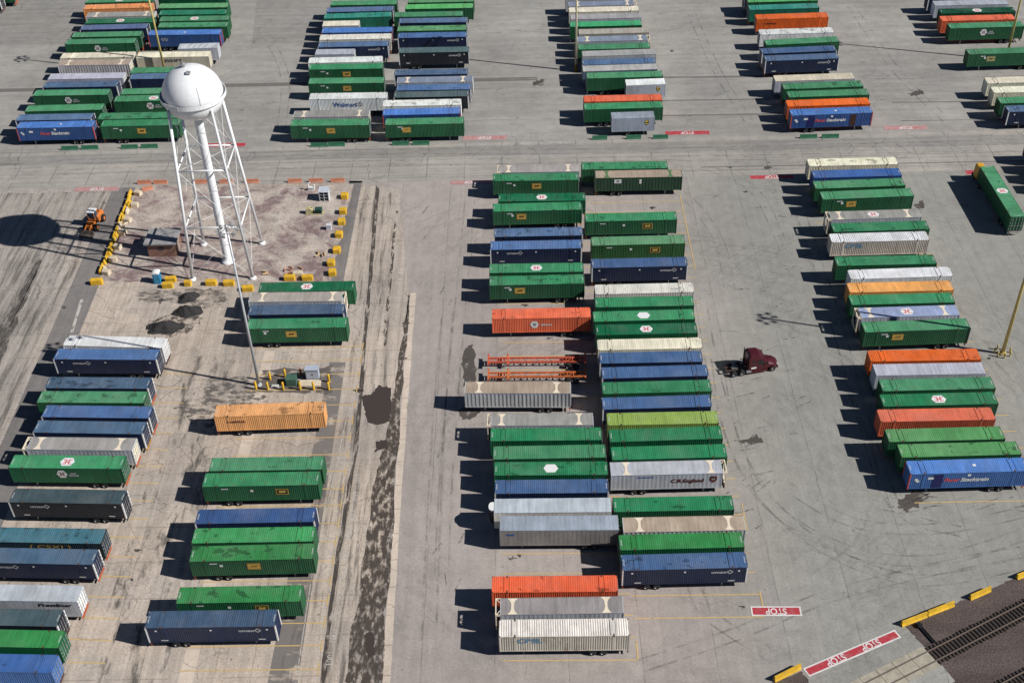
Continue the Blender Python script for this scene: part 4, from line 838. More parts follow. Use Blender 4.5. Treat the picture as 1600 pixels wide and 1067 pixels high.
(19.89, 161.48, 0.12, 16.25, 1, 'corr', 'white2', 'white2', '', 'container', "the only white container in the centre block's right column", "parked in the centre block's right column"),
(19.58, 157.95, -0.28, 16.02, 1, 'corr', 'g2', 'gd', '', 'container', "green container between green blank-hexagon and white ones, centre block's right column", "parked in the centre block's right column"),
(19.17, 154.33, 0.35, 16.25, 1, 'corr', 'g2', 'gd', 'hexw', 'container', "the only green blank-hexagon container in the centre block's right column", "parked in the centre block's right column"),
(19.28, 150.85, 0.02, 16.05, 1, 'corr', 'gd', 'gd', 'hexr', 'container', "the only dark green hexagon-topped container in the centre block's right column", "parked in the centre block's right column"),
(19.45, 147.15, -0.0, 16.2, 1, 'corr', 'cream', 'cream', '', 'container', "the only cream container in the centre block's right column", "parked in the centre block's right column"),
(19.36, 143.94, -0.29, 15.84, 1, 'corr', 'blue2', 'navyB', '', 'container', "the only slate blue container in the centre block's right column", "parked in the centre block's right column"),
(19.62, 140.54, 0.56, 16.15, 1, 'corr', 'blue2', 'navyB', '', 'container', "the only blue container in the centre block's right column", "parked in the centre block's right column"),
(19.56, 137.07, 0.38, 16.25, 1, 'corr', 'g2', 'g', '', 'container', "green container between blue wet-patched and blue ones, centre block's right column", "parked in the centre block's right column"),
(19.25, 133.68, 0.65, 16.09, 1, 'corr', 'blue2', 'navyB', '', 'container', "the only blue wet-patched container in the centre block's right column", "parked in the centre block's right column"),
(19.78, 130.2, -0.05, 16.11, 1, 'corr', 'lime', 'lime', '', 'container', "the only lime green container in the centre block's right column", "parked in the centre block's right column"),
(19.86, 126.88, 0.85, 16.14, 1, 'corr', 'g3', 'gd', '', 'container', "green container between green and lime green ones, centre block's right column", "parked in the centre block's right column"),
(19.96, 123.23, 0.55, 16.18, 1, 'corr', 'g3', 'gd', '', 'container', "green container between silver crest-marked and green ones, centre block's right column", "parked in the centre block's right column"),
(19.56, 120.15, 0.29, 16.1, 1, 'frame', 'silver', 'silver', 'england', 'container', "the only silver crest-marked container in the centre block's right column", "parked in the centre block's right column"),
(19.52, 113.37, -0.13, 16.12, 1, 'corr', 'g3', 'g', '', 'container', "green container between tan-roofed ribbed and silver crest-marked ones, centre block's right column", "parked in the centre block's right column"),
(20.55, 109.75, -0.02, 16.16, 1, 'framerib', 'tan', 'ribw', '', 'container', "the only tan-roofed ribbed container in the centre block's right column", "parked in the centre block's right column"),
(19.85, 106.76, 0.43, 16.2, 1, 'corr', 'g4', 'gd', '', 'container', "green container between dark blue lettered and tan-roofed ribbed ones, centre block's right column", "parked in the centre block's right column"),
(19.85, 103.36, 0.42, 16.08, 1, 'corr', 'blue2', 'navyB', 'umaxr', 'container', "dark blue lettered container nearest the viewer in the centre block's right column", "parked in the centre block's right column"),
(62.58, 199.61, 0.17, 16.71, 0, 'corr', 'cream', 'cream', '', 'container', 'cream container farthest back in the front right column', 'parked in the front right column'),
(62.42, 195.54, 0.55, 16.34, 0, 'corr', 'pacer2', 'pacerB', '', 'container', 'the only royal blue container in the front right column', 'parked in the front right column'),
(62.1, 191.97, 1.51, 16.56, 0, 'corr', 'gm', 'g', '', 'container', 'green container between green yellow-badged and royal blue ones, front right column', 'parked in the front right column'),
(62.7, 188.4, 1.94, 16.63, 0, 'corr', 'gm', 'g', 'empm', 'container', 'green yellow-badged container between grey hexagon-topped and green ones, front right column', 'parked in the front right column'),
(62.34, 181.72, 0.89, 16.56, 0, 'frame', 'greyw', 'silver', 'hexr', 'container', 'the only grey hexagon-topped container in the front right column', 'parked in the front right column'),
(62.63, 177.94, 0.81, 16.8, 0, 'corr', 'g2', 'g', '', 'container', 'green container between rusty white ribbed and grey hexagon-topped ones, front right column', 'parked in the front right column'),
(61.72, 174.74, 0.48, 16.88, 0, 'deep', 'white', 'rusty', 'cbsl rust', 'container', 'the only rusty white ribbed container in the front right column', 'parked in the front right column'),
(61.14, 167.83, 0.03, 16.72, 0, 'corr', 'g2', 'g', '', 'container', 'green container between white and rusty white ribbed ones, front right column', 'parked in the front right column'),
(62.72, 164.17, 1.05, 16.96, 0, 'corr', 'white', 'white', '', 'container', 'the only white container in the front right column', 'parked in the front right column'),
(61.76, 160.43, 0.1, 16.96, 0, 'corr', 'lor2', 'lor2', '', 'container', 'the only light orange container in the front right column', 'parked in the front right column'),
(61.19, 157.18, 0.38, 16.72, 0, 'corr', 'g2', 'g', '', 'container', 'green container between pale blue hexagon-topped and light orange ones, front right column', 'parked in the front right column'),
(61.21, 153.84, 0.8, 16.28, 0, 'frame', 'bluegrey2', 'silver', 'hexr', 'container', 'the only pale blue hexagon-topped container in the front right column', 'parked in the front right column'),
(61.7, 150.27, 1.21, 16.66, 0, 'corr', 'gm', 'g', 'empm', 'container', 'green yellow-badged container between bright orange and pale blue hexagon-topped ones, front right column', 'parked in the front right column'),
(61.09, 143.03, -0.29, 16.77, 0, 'deep', 'orange', 'orange', '', 'container', 'the only bright orange container in the front right column', 'parked in the front right column'),
(60.97, 139.78, -0.27, 16.41, 0, 'trailer', 'silver', 'silver', '', 'trailer', 'the only silver trailer in the front right column', 'parked in the front right column'),
(61.23, 136.34, 0.26, 16.76, 0, 'corr', 'gm', 'g', '', 'container', 'green container between green hexagon-topped and silver ones, front right column', 'parked in the front right column'),
(60.58, 133.01, 0.24, 16.78, 0, 'corr', 'g3', 'g', 'hexr', 'container', 'the only green hexagon-topped container in the front right column', 'parked in the front right column'),
(59.29, 129.73, -0.07, 16.51, 0, 'deep', 'ored3', 'ored3', '', 'container', 'the only brick orange container in the front right column', 'parked in the front right column'),
(59.42, 125.66, 0.43, 16.47, 0, 'corr', 'gl3', 'g', '', 'container', 'the only wet-patched green container in the front right column', 'parked in the front right column'),
(60.55, 122.55, 0.48, 16.75, 0, 'corr', 'gl3', 'g', '', 'container', 'the only light green container in the front right column', 'parked in the front right column'),
(60.77, 119.3, 0.73, 16.39, 0, 'corr', 'pacer', 'pacerB2', 'pacer2', 'container', 'bright blue lettered container nearest the viewer in the front right column', 'parked in the front right column'),
(-65.16, 150.61, -4.4, 16.22, 0, 'corr', 'white', 'white', '', 'container', 'white container farthest back in the front leftmost column', 'parked in the front leftmost column'),
(-65.66, 147.5, -2.51, 16.44, 0, 'corr', 'blue', 'navyB', 'umaxl', 'container', 'the only blue lettered container in the front leftmost column', 'parked in the front leftmost column'),
(-65.27, 140.73, -2.44, 15.99, 0, 'corr', 'slate3', 'navyB', '', 'container', 'the only slate blue container in the front leftmost column', 'parked in the front leftmost column'),
(-65.33, 137.49, -2.23, 16.36, 0, 'corr', 'gm', 'g', '', 'container', 'green container between blue wet-patched and slate blue ones, front leftmost column', 'parked in the front leftmost column'),
(-63.72, 134.19, -2.84, 16.29, 0, 'corr', 'blue', 'navyB', '', 'container', 'the only blue wet-patched container in the front leftmost column', 'parked in the front leftmost column'),
(-63.97, 130.86, -3.01, 16.38, 0, 'corr', 'slate3', 'navyB', '', 'container', 'the only slate teal container in the front leftmost column', 'parked in the front leftmost column'),
(-64.6, 127.44, -2.66, 16.11, 0, 'frame', 'greyw', 'silver', '', 'container', 'the only grey braced-roof container in the front leftmost column', 'parked in the front leftmost column'),
(-65.35, 123.78, -2.45, 16.3, 0, 'corr', 'g2', 'gd', 'hexr hexs', 'container', 'the only green twin-hexagon container in the front leftmost column', 'parked in the front leftmost column'),
(-63.44, 117.07, -2.86, 15.95, 0, 'corr', 'dkgr2', 'dkB', 'umaxl', 'container', 'the only dark slate lettered container in the front leftmost column', 'parked in the front leftmost column'),
(-64.64, 109.99, -2.77, 16.15, 0, 'deep', 'steel', 'steelB', 'csx', 'container', 'the only steel teal yellow-lettered container in the front leftmost column', 'parked in the front leftmost column'),
(-64.75, 106.43, -2.9, 16.15, 0, 'corr', 'slate3', 'navyB', 'umaxM', 'container', 'the only slate blue lettered container in the front leftmost column', 'parked in the front leftmost column'),
(-65.27, 100.38, -2.57, 16.15, 0, 'trailer', 'silver', 'silver', 'prest', 'trailer', 'the only silver lettered trailer in the front leftmost column', 'parked in the front leftmost column'),
(-66.67, 96.61, -2.7, 16.15, 0, 'corr', 'dkgr2', 'dkB', '', 'container', 'the only dark slate green container in the front leftmost column', 'parked in the front leftmost column'),
(-65.6, 93.38, -2.77, 16.15, 0, 'corr', 'g4', 'gd', '', 'container', 'green container between royal blue ribbed and dark slate green ones, front leftmost column', 'parked in the front leftmost column'),
(-65.46, 89.78, -2.58, 16.15, 0, 'deep', 'pacer2', 'pacerB2', '', 'container', 'royal blue ribbed container nearest the viewer in the front leftmost column', 'parked in the front leftmost column'),
(-36.25, 164.09, -0.4, 15.97, 1, 'corr', 'gd', 'gd', 'hexr', 'container', 'dark green hexagon-topped container farthest back in the front column below the tower', 'parked in the front column below the tower'),
(-37.48, 161.33, -1.01, 15.95, 1, 'frame', 'tan2', 'silver', '', 'container', 'the only grey braced-roof container in the front column below the tower', 'parked in the front column below the tower'),
(-37.14, 157.89, -0.69, 15.72, 1, 'corr', 'slate4', 'navyB', '', 'container', 'dark blue container between green yellow-badged and grey braced-roof ones, front column below the tower', 'parked in the front column below the tower'),
(-36.57, 154.3, -0.42, 16.13, 1, 'corr', 'g2', 'g', 'empN', 'container', 'green yellow-badged container between light orange and dark blue ones, front column below the tower', 'parked in the front column below the tower'),
(-38.0, 133.94, 1.25, 16.21, 1, 'corr', 'lor3', 'lor3', 'darktext', 'container', 'the only light orange container in the front column below the tower', 'parked in the front column below the tower'),
(-36.76, 122.57, -0.48, 16.05, 1, 'corr', 'gm', 'g', '', 'container', 'the only green container in the front column below the tower', 'parked in the front column below the tower'),
(-37.07, 119.58, -0.24, 16.17, 1, 'corr', 'g2', 'gd', 'empR rustroof', 'container', 'the only green badged container in the front column below the tower', 'parked in the front column below the tower'),
(-36.77, 112.74, -0.12, 16.1, 1, 'corr', 'blue3', 'navyB', '', 'container', 'dark blue container between bright green and green badged ones, front column below the tower', 'parked in the front column below the tower'),
(-36.51, 109.33, -0.25, 16.22, 1, 'corr', 'gb3', 'g', '', 'container', 'the only bright green container in the front column below the tower', 'parked in the front column below the tower'),
(-36.19, 106.27, 0.4, 16.25, 1, 'corr', 'g4', 'g', 'emp', 'container', 'green yellow-badged container between green yellow-badged and bright green ones, front column below the tower', 'parked in the front column below the tower'),
(-36.73, 99.42, -0.02, 15.79, 1, 'corr', 'g4', 'g', 'empR', 'container', 'green yellow-badged container between slate blue lettered and green yellow-badged ones, front column below the tower', 'parked in the front column below the tower'),
(-39.62, 95.68, -0.36, 16.24, 1, 'corr', 'slate4', 'navyB', 'umaxr', 'container', 'slate blue lettered container nearest the viewer in the front column below the tower', 'parked in the front column below the tower')]
for d in CONT: container(d)
# ------------------------------------------------------------------ column of containers just past the right edge, and two beyond the left one
for i, (y, rc, bc, nm) in enumerate([(204.3, 'slate', 'navyB', 'dark blue'), (200.6, 'gm', 'g', 'green'), (197.2, 'gm', 'g', 'green'), (193.6, 'gm', 'g', 'green')]):
    container((105.2+0.3*(i % 2), y, 0.3, 16.15, 0, 'corr', rc, bc, '', 'container', nm+' container just past the right edge behind the yellow yard tractor, '+['farthest back', 'second from the back', 'second from the front', 'nearest the front'][i], 'containers past the right edge beside the yard tractor'))
container((-132.4, 289.6, -1.5, 16.15, 0, 'corr', 'gm', 'g', '', 'container', 'green container whose end shows in the far top left corner', 'containers at the far top left corner'))
container((-134.4, 285.7, -1.5, 16.15, 0, 'corr', 'dkgr', 'dkB', '', 'container', 'dark slate container whose end shows in the far top left corner', 'containers at the far top left corner'))

# ------------------------------------------------------------------ water tower
WT = thing('water_tower', 'tall white water tower with a round tank on four braced legs', 'water tower', (-52.5, 177.6, 0))
TW = NT('tower_white_paint', 0.32, 0, 0.4); _v = TW.obj()
_d = TW.math('MULTIPLY', TW.ramp(TW.noise(TW.map(_v, (0.9, 0.9, 0.16)), 1.0, 4, 0.6), 0.3, 0.75, 1.0, 0.94), TW.ramp(TW.noise(_v, 2.5, 4), 0.25, 0.6, 0.93, 1.0))
_c = TW.scale(TW.comb(0.85, 0.855, 0.86), _d)
TW.color(TW.mix(TW.ramp(TW.noise(TW.map(_v, (1.2, 1.2, 0.5)), 1.1, 6, 0.75), 0.66, 0.74, 0, 0.5), _c, (0.30, 0.24, 0.19))); TWM = TW.m
TR, TZ = 4.85, 33.2
b = MB(); pr = []
for i in range(25):                      # dome, short wall and bowl
    t = math.pi/2*(1-i/24); pr.append((max(0.002, TR*math.cos(t)), TZ+TR*0.98*math.sin(t)))
pr += [(TR, TZ-0.6)]
for i in range(1, 22):
    t = math.pi/2*i/21; pr.append((max(0.72, TR*math.cos(t)), TZ-0.6-3.5*math.sin(t)))
b.lathe(pr, 64); b.build('tank', TWM, WT, True)
b = MB(); zb = TZ-0.35
b.lathe([(TR+0.01, zb+0.02), (TR+0.34, zb+0.02), (TR+0.34, zb+0.56), (TR+0.41, zb+0.58), (TR+0.42, zb-0.10), (TR+0.30, zb-0.26), (TR-0.05, zb-0.3)], 64)
bal = b.build('balcony', TWM, WT)
b = MB()
for i in range(24):
    t = 2*math.pi*i/24; c, s = math.cos(t), math.sin(t); b.tube(((TR+0.415)*c, (TR+0.415)*s, zb-0.1), ((TR+0.41)*c, (TR+0.41)*s, zb+0.56), 0.03, n=5, cap=False)
b.build('stiffener', TWM, bal)
b = MB(); b.lathe([(0.72, TZ-3.5), (0.70, 1.2), (0.74, 0.9), (0.95, 0.35), (1.15, 0.33), (1.15, 0.0)], 28); b.build('riser_pipe', TWM, WT, True)
LB, LT, LZ = 5.3, 3.45, TZ-1.2
def legp(ix, iy, z): h = LB+(LT-LB)*z/LZ; return Vector((ix*h, iy*h, z))
for ix in (-1, 1):
    for iy in (-1, 1):
        b = MB(); b.tube(legp(ix, iy, 0.3), legp(ix, iy, LZ), 0.27, 0.24, 14); lg = b.build('leg', TWM, WT, True)
        b = MB(); p = legp(ix, iy, 0); b.lathe([(0.62, 0.0), (0.62, 0.25), (0.34, 0.5)], 10, (p.x, p.y, 0)); b.build('foot', TWM, lg)
for z in (10.4, 21.2):
    for a, c in (((-1, -1), (1, -1)), ((1, -1), (1, 1)), ((1, 1), (-1, 1)), ((-1, 1), (-1, -1))):
        b = MB(); b.tube(legp(*a, z), legp(*c, z), 0.15, n=10); b.build('strut', TWM, WT, True)
for z0, z1 in ((0.6, 10.4), (10.4, 21.2), (21.2, LZ-0.4)):
    for a, c in (((-1, -1), (1, -1)), ((1, -1), (1, 1)), ((1, 1), (-1, 1)), ((-1, 1), (-1, -1))):
        for p, q in ((a, c), (c, a)):
            b = MB(); b.tube(legp(*p, z0), legp(*q, z1), 0.035, n=6, cap=False); b.build('brace_rod', TWM, WT)
for z in (10.4, 21.2):
    for q in ((-1, -1), (1, -1), (1, 1), (-1, 1)):
        b = MB(); b.tube(Vector((q[0]*0.6, q[1]*0.6, z-0.1)), legp(*q, z), 0.03, n=6, cap=False); b.build('brace_rod', TWM, WT)
b = MB(); b.lathe([(0.42, TZ+TR*0.98-0.15), (0.42, TZ+TR*0.98+0.35), (0.55, TZ+TR*0.98+0.40), (0.05, TZ+TR*0.98+0.72)], 16, (-0.6, 0.0, 0)); b.build('roof_vent', GALV, WT)
b = MB(); t = R(52); b.box(-0.35, 0.35, -0.3, 0.3, 0, 0.14); o = b.build('hatch', GALV, WT); o.location = (0.5, -1.9, TZ+4.54); o.rotation_euler = (R(24), R(5), 0)
b = MB()                                  # ladder up the dome and the right front leg
for s in (-0.2, 0.2):
    for i in range(14):
        a, c = R(2+80*i/14), R(2+80*(i+1)/14)
        b.tube((2.3*0+s+TR*1.01*math.cos(a)*0.42, -TR*1.01*math.cos(a)*0.908, TZ+TR*math.sin(a)), (s+TR*1.01*math.cos(c)*0.42, -TR*1.01*math.cos(c)*0.908, TZ+TR*math.sin(c)), 0.03, n=5, cap=False) if i < 6 else None
    b.tube(legp(1, -1, 3)+Vector((0.45+s, -0.15, 0)), legp(1, -1, LZ)+Vector((0.45+s, -0.15, 0)), 0.025, n=5, cap=False)
for i in range(70):
    z = 3+i*0.4; p = legp(1, -1, z)+Vector((0.45, -0.15, 0)); b.tube(p-Vector((0.2, 0, 0)), p+Vector((0.2, 0, 0)), 0.016, n=4, cap=False)
b.build('ladder', TWM, WT)

# ------------------------------------------------------------------ pump house
BR = NT('red_brick', 0.9); _v = BR.obj(); bk = BR.n('ShaderNodeTexBrick'); BR.put(bk.inputs['Vector'], BR.comb(BR.math('ADD', BR.sep(_v)[0], BR.sep(_v)[1]), BR.sep(_v)[2], 0.0))
bk.inputs['Scale'].default_value = 3.2; bk.inputs['Color1'].default_value = (0.30, 0.15, 0.10, 1); bk.inputs['Color2'].default_value = (0.22, 0.11, 0.08, 1); bk.inputs['Mortar'].default_value = (0.34, 0.29, 0.25, 1); bk.inputs['Mortar Size'].default_value = 0.012
BR.color(bk.outputs['Color'])
HX0, HX1, HY0, HY1 = -67.0, -62.0, 179.5, 183.9
PH = thing('pump_house', 'small brick pump house with a flat grey roof beside the tower legs', 'shed', ((HX0+HX1)/2, (HY0+HY1)/2, 0))
hx, hy = (HX1-HX0)/2, (HY1-HY0)/2
b = MB(); b.box(-hx, hx, -hy, hy, 0, 2.7); b.build('wall', BR.m, PH)
b = MB(); b.box(-hx-0.45, hx+0.35, -hy-0.4, hy+0.35, 2.7, 2.95)
b.build('roof', solid('felt_roof', alb(166, 164, 164, 0.85), 0.85, var=0.25, sc=0.8), PH)
b = MB(); b.box(-0.5, 0.45, -hy-0.04, -hy+0.02, 1.5, 2.1)
for k in range(4): b.box(-0.5, 0.45, -hy-0.07, -hy-0.03, 1.54+k*0.14, 1.60+k*0.14)
b.build('vent', solid('vent_metal', (0.08, 0.08, 0.085), 0.6), PH)
b = MB(); b.box(hx-0.02, hx+0.05, -0.5, 0.5, 0.05, 2.1); dr = b.build('door', solid('door_paint', (0.35, 0.30, 0.27), 0.6), PH)
b = MB(); b.box(hx+0.05, hx+0.11, -0.42, -0.34, 1.0, 1.12); b.build('handle', GALV, dr)

# ------------------------------------------------------------------ barriers and blocks
BYK = NT('yellow_barrier_paint', 0.8); _v = BYK.n('ShaderNodeNewGeometry').outputs['Position']
_c = BYK.scale(BYK.comb(*alb(232, 184, 50, 0.92)), BYK.ramp(BYK.noise(_v, 0.9, 5, 0.7), 0.3, 0.7, 0.72, 1.1))
BYK.color(BYK.mix(BYK.ramp(BYK.noise(_v, 1.7, 6, 0.75), 0.58, 0.66, 0, 0.8), _c, (0.30, 0.25, 0.17))); BY = BYK.m; BO = solid('orange_barrier_paint', alb(206, 138, 110, 1.0), 0.75, var=0.22)
BC_ = solid('pale_concrete', alb(222, 206, 180, 0.92), 0.85, var=0.2); BG = solid('green_barrier_paint', alb(62, 122, 92, 0.85), 0.75, var=0.25)
def jersey_mesh(L, mat, hgt=0.82, nm='jersey_barrier'):
    b = MB(); b.prism([(-0.30, 0), (-0.30, 0.08), (-0.16, 0.33), (-0.09, hgt), (0.09, hgt), (0.16, 0.33), (0.30, 0.08), (0.30, 0)], -L/2, L/2, 'x')
    for q in (-L/4, L/4): b.box(q-0.2, q+0.2, -0.305, 0.305, 0.0, 0.07)
    return b.mesh(nm, mat)
J = {}
def jersey(x, y, rz, L, mat, label, group, hgt=0.82):
    k = (mat.name, round(L, 1), hgt)
    if k not in J: J[k] = jersey_mesh(round(L, 1), mat, hgt)
    o = link('jersey_barrier', J[k]); o.location = (x, y, 0.0); o.rotation_euler = (random.uniform(-0.01, 0.01), 0, rz+random.uniform(-0.015, 0.015))
    return tag(o, label, 'barrier', group)
def block_mesh(sx, sy, sz, mat, seed=0):
    b = MB(); r = random.Random(seed); c = 0.10
    b.prism([(-sx/2+c, -sy/2), (sx/2-c, -sy/2), (sx/2, -sy/2+c), (sx/2, sy/2-c), (sx/2-c, sy/2), (-sx/2+c, sy/2), (-sx/2, sy/2-c), (-sx/2, -sy/2+c)], 0, sz, 'z')
    b.box(-sx*0.42, sx*0.42, -sy*0.40, sy*0.40, sz, sz+0.05); b.box(-0.1, 0.1, -0.04, 0.04, sz+0.05, sz+0.12)
    return b.mesh('concrete_block', mat)
OR = ['first', 'second', 'third', 'fourth', 'fifth', 'sixth', 'seventh', 'eighth', 'ninth', 'tenth', 'eleventh', 'twelfth']
def block(px, py, sx, sy, sz, mat, label, group, rz=0.0):
    p = G(px, py); o = link('concrete_block', block_mesh(sx, sy, sz, mat)); o.location = (p.x, p.y, 0.01); o.rotation_euler = (0, 0, rz)
    return tag(o, label, 'block', group)
a, c = G(206, 300), G(157, 430); dvec = (c-a); n = 10
for i in range(n):
    p = a.lerp(c, (i+0.5)/n); jersey(p.x+random.uniform(-0.12, 0.12), p.y, math.atan2(dvec.y, dvec.x), dvec.length/n*0.9, BY, 'yellow barrier along the left edge of the tower lot, '+OR[i]+' from the back', 'yellow barriers along the left edge of the tower lot')
for i, (px, py) in enumerate([(203, 322), (199, 332), (193, 344), (187, 356), (183, 368), (177, 382), (173, 396), (163, 425)]):
    p = G(px, py); jersey(p.x, p.y, math.atan2(dvec.y, dvec.x)+random.uniform(-0.06, 0.06), 1.8, BC_ if i in (1, 3, 7) else BY, ('pale' if i in (1, 3, 7) else 'short yellow')+' barrier of the inner left row inside the tower lot, '+OR[i]+' from the back', 'inner row of short barriers at the left of the tower lot', 0.8)
for i, (zx, zy) in enumerate([(565, 312), (540, 402), (485, 515), (448, 610), (410, 718), (377, 812), (325, 912)]):
    block(100+zx/4.85, 240+zy/4.85, 1.35, 1.1, 0.75, BC_, 'pale concrete block inside the left barriers of the tower lot, '+OR[i]+' from the back', 'pale concrete blocks inside the left edge of the tower lot', random.uniform(-0.3, 0.3))
block(152, 443.5, 2.1, 0.9, 0.95, BY, 'big yellow block at the front left corner of the tower lot', 'yellow blocks round the tower lot', 0.05)
for i, (zx, zy) in enumerate([(868, 335), (855, 450), (845, 530), (825, 628), (808, 745), (765, 842), (775, 915)]):
    block(360+zx/4.85, 240+zy/4.85, 1.3, 1.35, 0.85, BY, 'yellow block on the right edge of the tower lot, '+OR[i]+' from the back', 'yellow blocks round the tower lot', random.uniform(-0.06, 0.06))
for i, (zx, zy) in enumerate([(812, 968), (790, 1012), (942, 996), (1118, 992), (1253, 995), (1395, 1036)]):
    block(100+zx/4.85, 240+zy/4.85, 1.9 if i != 2 else 1.2, 0.95, 0.85, BY, 'yellow block on the front edge of the tower lot, '+OR[i]+' from the left', 'yellow blocks round the tower lot', random.uniform(-0.05, 0.05))
for i, (px, py) in enumerate([(453, 437), (481, 437)]):
    block(px, py, 1.9, 0.95, 0.85, BY, ['left', 'right'][i]+' yellow block just behind the dark green container in front of the lot', 'yellow blocks round the tower lot')
block(466, 431, 1.7, 1.1, 0.8, BC_, 'pale timber coloured crate block behind the two yellow blocks', 'pale concrete blocks inside the tower lot')
for i, px in enumerate([226, 251, 316, 354, 394, 461, 494, 528]):
    p = G(px, 289.5-0.01*px); jersey(p.x, p.y, -0.01, 2.7, BO, 'orange barrier on the back edge of the tower lot, '+OR[i]+' from the left', 'orange barriers on the back edge of the tower lot')
p = G(231, 297); jersey(p.x, p.y, 0.35, 2.0, BO, 'orange barrier set askew at the back left corner of the lot', 'orange barriers on the back edge of the tower lot')
gb = [(110, 231), (141, 230), (203, 229), (234, 228), (499, 226), (526, 225), (626, 223.5), (658, 223), (937, 215), (990, 214), (1032, 213.5), (1263, 213), (1297, 212.5)]
gl = ['left barrier in front of the bright blue lettered container', 'right barrier in front of the bright blue lettered container', 'left barrier in front of the green container behind the tank', 'right barrier in front of the green container behind the tank', 'left barrier in front of the second back block, left half', 'right barrier in front of the second back block, left half', 'left barrier in front of the second back block, right half', 'right barrier in front of the second back block, right half', 'leftmost barrier before the grey short trailer', 'barrier right before the grey short trailer', 'barrier right of the grey short trailer', 'left barrier before the fourth back column', 'right barrier before the fourth back column']
for i, (px, py) in enumerate(gb):
    p = G(px, py+3); jersey(p.x, p.y, 0.0, 3.4 if i not in (8, 9, 10) else 3.0, BG, 'green '+gl[i], 'green barriers along the front of the back columns', 0.85)
p = G(626, 221); b = MB(); b.lathe([(0.28, 0), (0.38, 0.45), (0.40, 0.5), (0.30, 0.5)], 14); o = b.build('bucket', solid('teal_plastic', alb(40, 160, 130), 0.5)); o.location = (p.x, p.y+0.1, 0.86); tag(o, 'small teal tub on a green barrier before the second back block', 'bucket')
for i, (q0, q1) in enumerate([((1209, 1063), (1250, 1043)), ((1408, 977), (1447, 962)), ((1449, 961), (1489, 945)), ((1515, 936), (1546, 922)), ((1588, 904), (1622, 890))]):
    s, e = G(*q0), G(*q1); jersey((s.x+e.x)/2, (s.y+e.y)/2, math.atan2(e.y-s.y, e.x-s.x), (e-s).length, BY, 'yellow barrier '+['left of the long stop box, at the bottom edge', 'at the edge of the ballast, nearest the rail crossing', 'second along the ballast edge, touching the one before it', 'standing alone on the ballast edge, third along it', 'cut by the right picture edge on the ballast edge'][i], 'yellow barriers along the railway ballast', 0.85)

# ------------------------------------------------------------------ things in the lot
p = G(246, 444)
t = thing('portable_toilet', 'blue portable toilet with a white roof by the yellow blocks', 'portable toilet', (p.x, p.y+0.6, 0))
BLT = solid('blue_plastic', alb(38, 132, 176), 0.5); b = MB(); b.box(-0.58, 0.58, -0.58, 0.58, 0.08, 2.05); b.box(-0.62, 0.62, -0.62, 0.62, 0, 0.08); b.build('cabin', BLT, t)
b = MB(); b.prism([(-0.64, 2.05), (0.64, 2.05), (0.60, 2.2), (0.25, 2.34), (-0.25, 2.34), (-0.60, 2.2)], -0.64, 0.64, 'y'); b.build('roof', WHITE, t)
b = MB(); b.box(-0.4, 0.4, -0.61, -0.585, 0.15, 1.95); d = b.build('door', solid('pale_blue_plastic', alb(70, 150, 190), 0.5), t); b = MB(); b.box(0.24, 0.32, -0.64, -0.61, 1.0, 1.15); b.build('handle', BLACKP, d)
p = G(507, 315)
t = thing('storage_rack', 'grey open storage rack with six dark bays by the orange barriers', 'rack', (p.x, p.y+1.0, 0))
b = MB(); b.box(-0.9, 0.9, 0.85, 1.0, 0, 2.0); b.box(0.82, 0.9, -1, 0.85, 0, 2.0); b.box(-0.9, -0.82, -1, 0.85, 0, 2.0); b.box(-0.04, 0.04, -1, 0.85, 0, 2.0); b.build('frame', solid('pale_grey_steel', (0.62, 0.63, 0.65), 0.5), t)
for z in (0.06, 0.68, 1.32):
    b = MB(); b.box(-0.82, 0.82, -0.98, 0.85, z, z+0.08); b.build('shelf', solid('grey_steel', (0.35, 0.36, 0.38), 0.5), t)
b = MB(); b.box(-0.98, 0.98, -1.05, 1.05, 2.0, 2.08)
for k in range(6): b.box(-0.95+k*0.36, -0.90+k*0.36, -1.02, 1.02, 2.08, 2.11)
b.build('roof', solid('pale_blue_steel', (0.58, 0.62, 0.68), 0.45), t)
p = G(487, 297); t = thing('pump_unit', 'white pump unit with pipes left of the grey storage rack', 'pump', (p.x, p.y, 0))
b = MB(); b.box(-0.7, 0.5, -0.25, 0.25, 0.0, 0.2); b.tube((-0.5, 0, 0.55), (0.4, 0, 0.55), 0.3, n=14); b.build('casing', WHITE, t, False)
b = MB(); b.tube((-0.55, 0, 0.5), (-0.55, 0.1, 1.5), 0.13, n=10); b.tube((-0.55, 0.1, 1.5), (-0.1, 0.1, 1.55), 0.12, n=10); b.tube((0.55, 0, 0.2), (0.55, 0, 1.2), 0.14, n=10); b.build('pipe', WHITE, t)
p = G(492, 333); t = thing('generator', 'green finned generator on a beige skid below the storage rack', 'generator', (p.x, p.y, 0))
BEI = solid('beige_paint', alb(196, 186, 140), 0.6, var=0.25); DGR = solid('dark_green_paint', alb(50, 84, 74), 0.6, var=0.25)
b = MB(); b.box(-1.7, 1.7, -0.55, 0.55, 0.05, 0.18); b.box(-1.6, 1.6, -0.6, -0.5, 0, 0.25); b.build('skid', BEI, t)
b = MB(); b.box(0.1, 1.4, -0.45, 0.5, 0.18, 1.05); b.build('cooler', DGR, t)
b = MB()
for k in range(7): b.box(0.12+k*0.2, 0.17+k*0.2, -0.62, -0.45, 0.25, 0.95)
b.build('fins', DGR, t)
b = MB(); b.prism([(-1.6, 0.18), (-0.2, 0.18), (-0.25, 0.8), (-0.8, 1.25), (-1.5, 1.2)], -0.42, 0.42, 'y'); b.tube((-0.4, 0.1, 0.7), (-0.4, 0.1, 1.35), 0.14, n=10); b.build('engine', BEI, t)
p = G(514, 360); t = thing('utility_box', 'small pale grey utility box beside the right edge blocks', 'utility box', (p.x, p.y+0.4, 0))
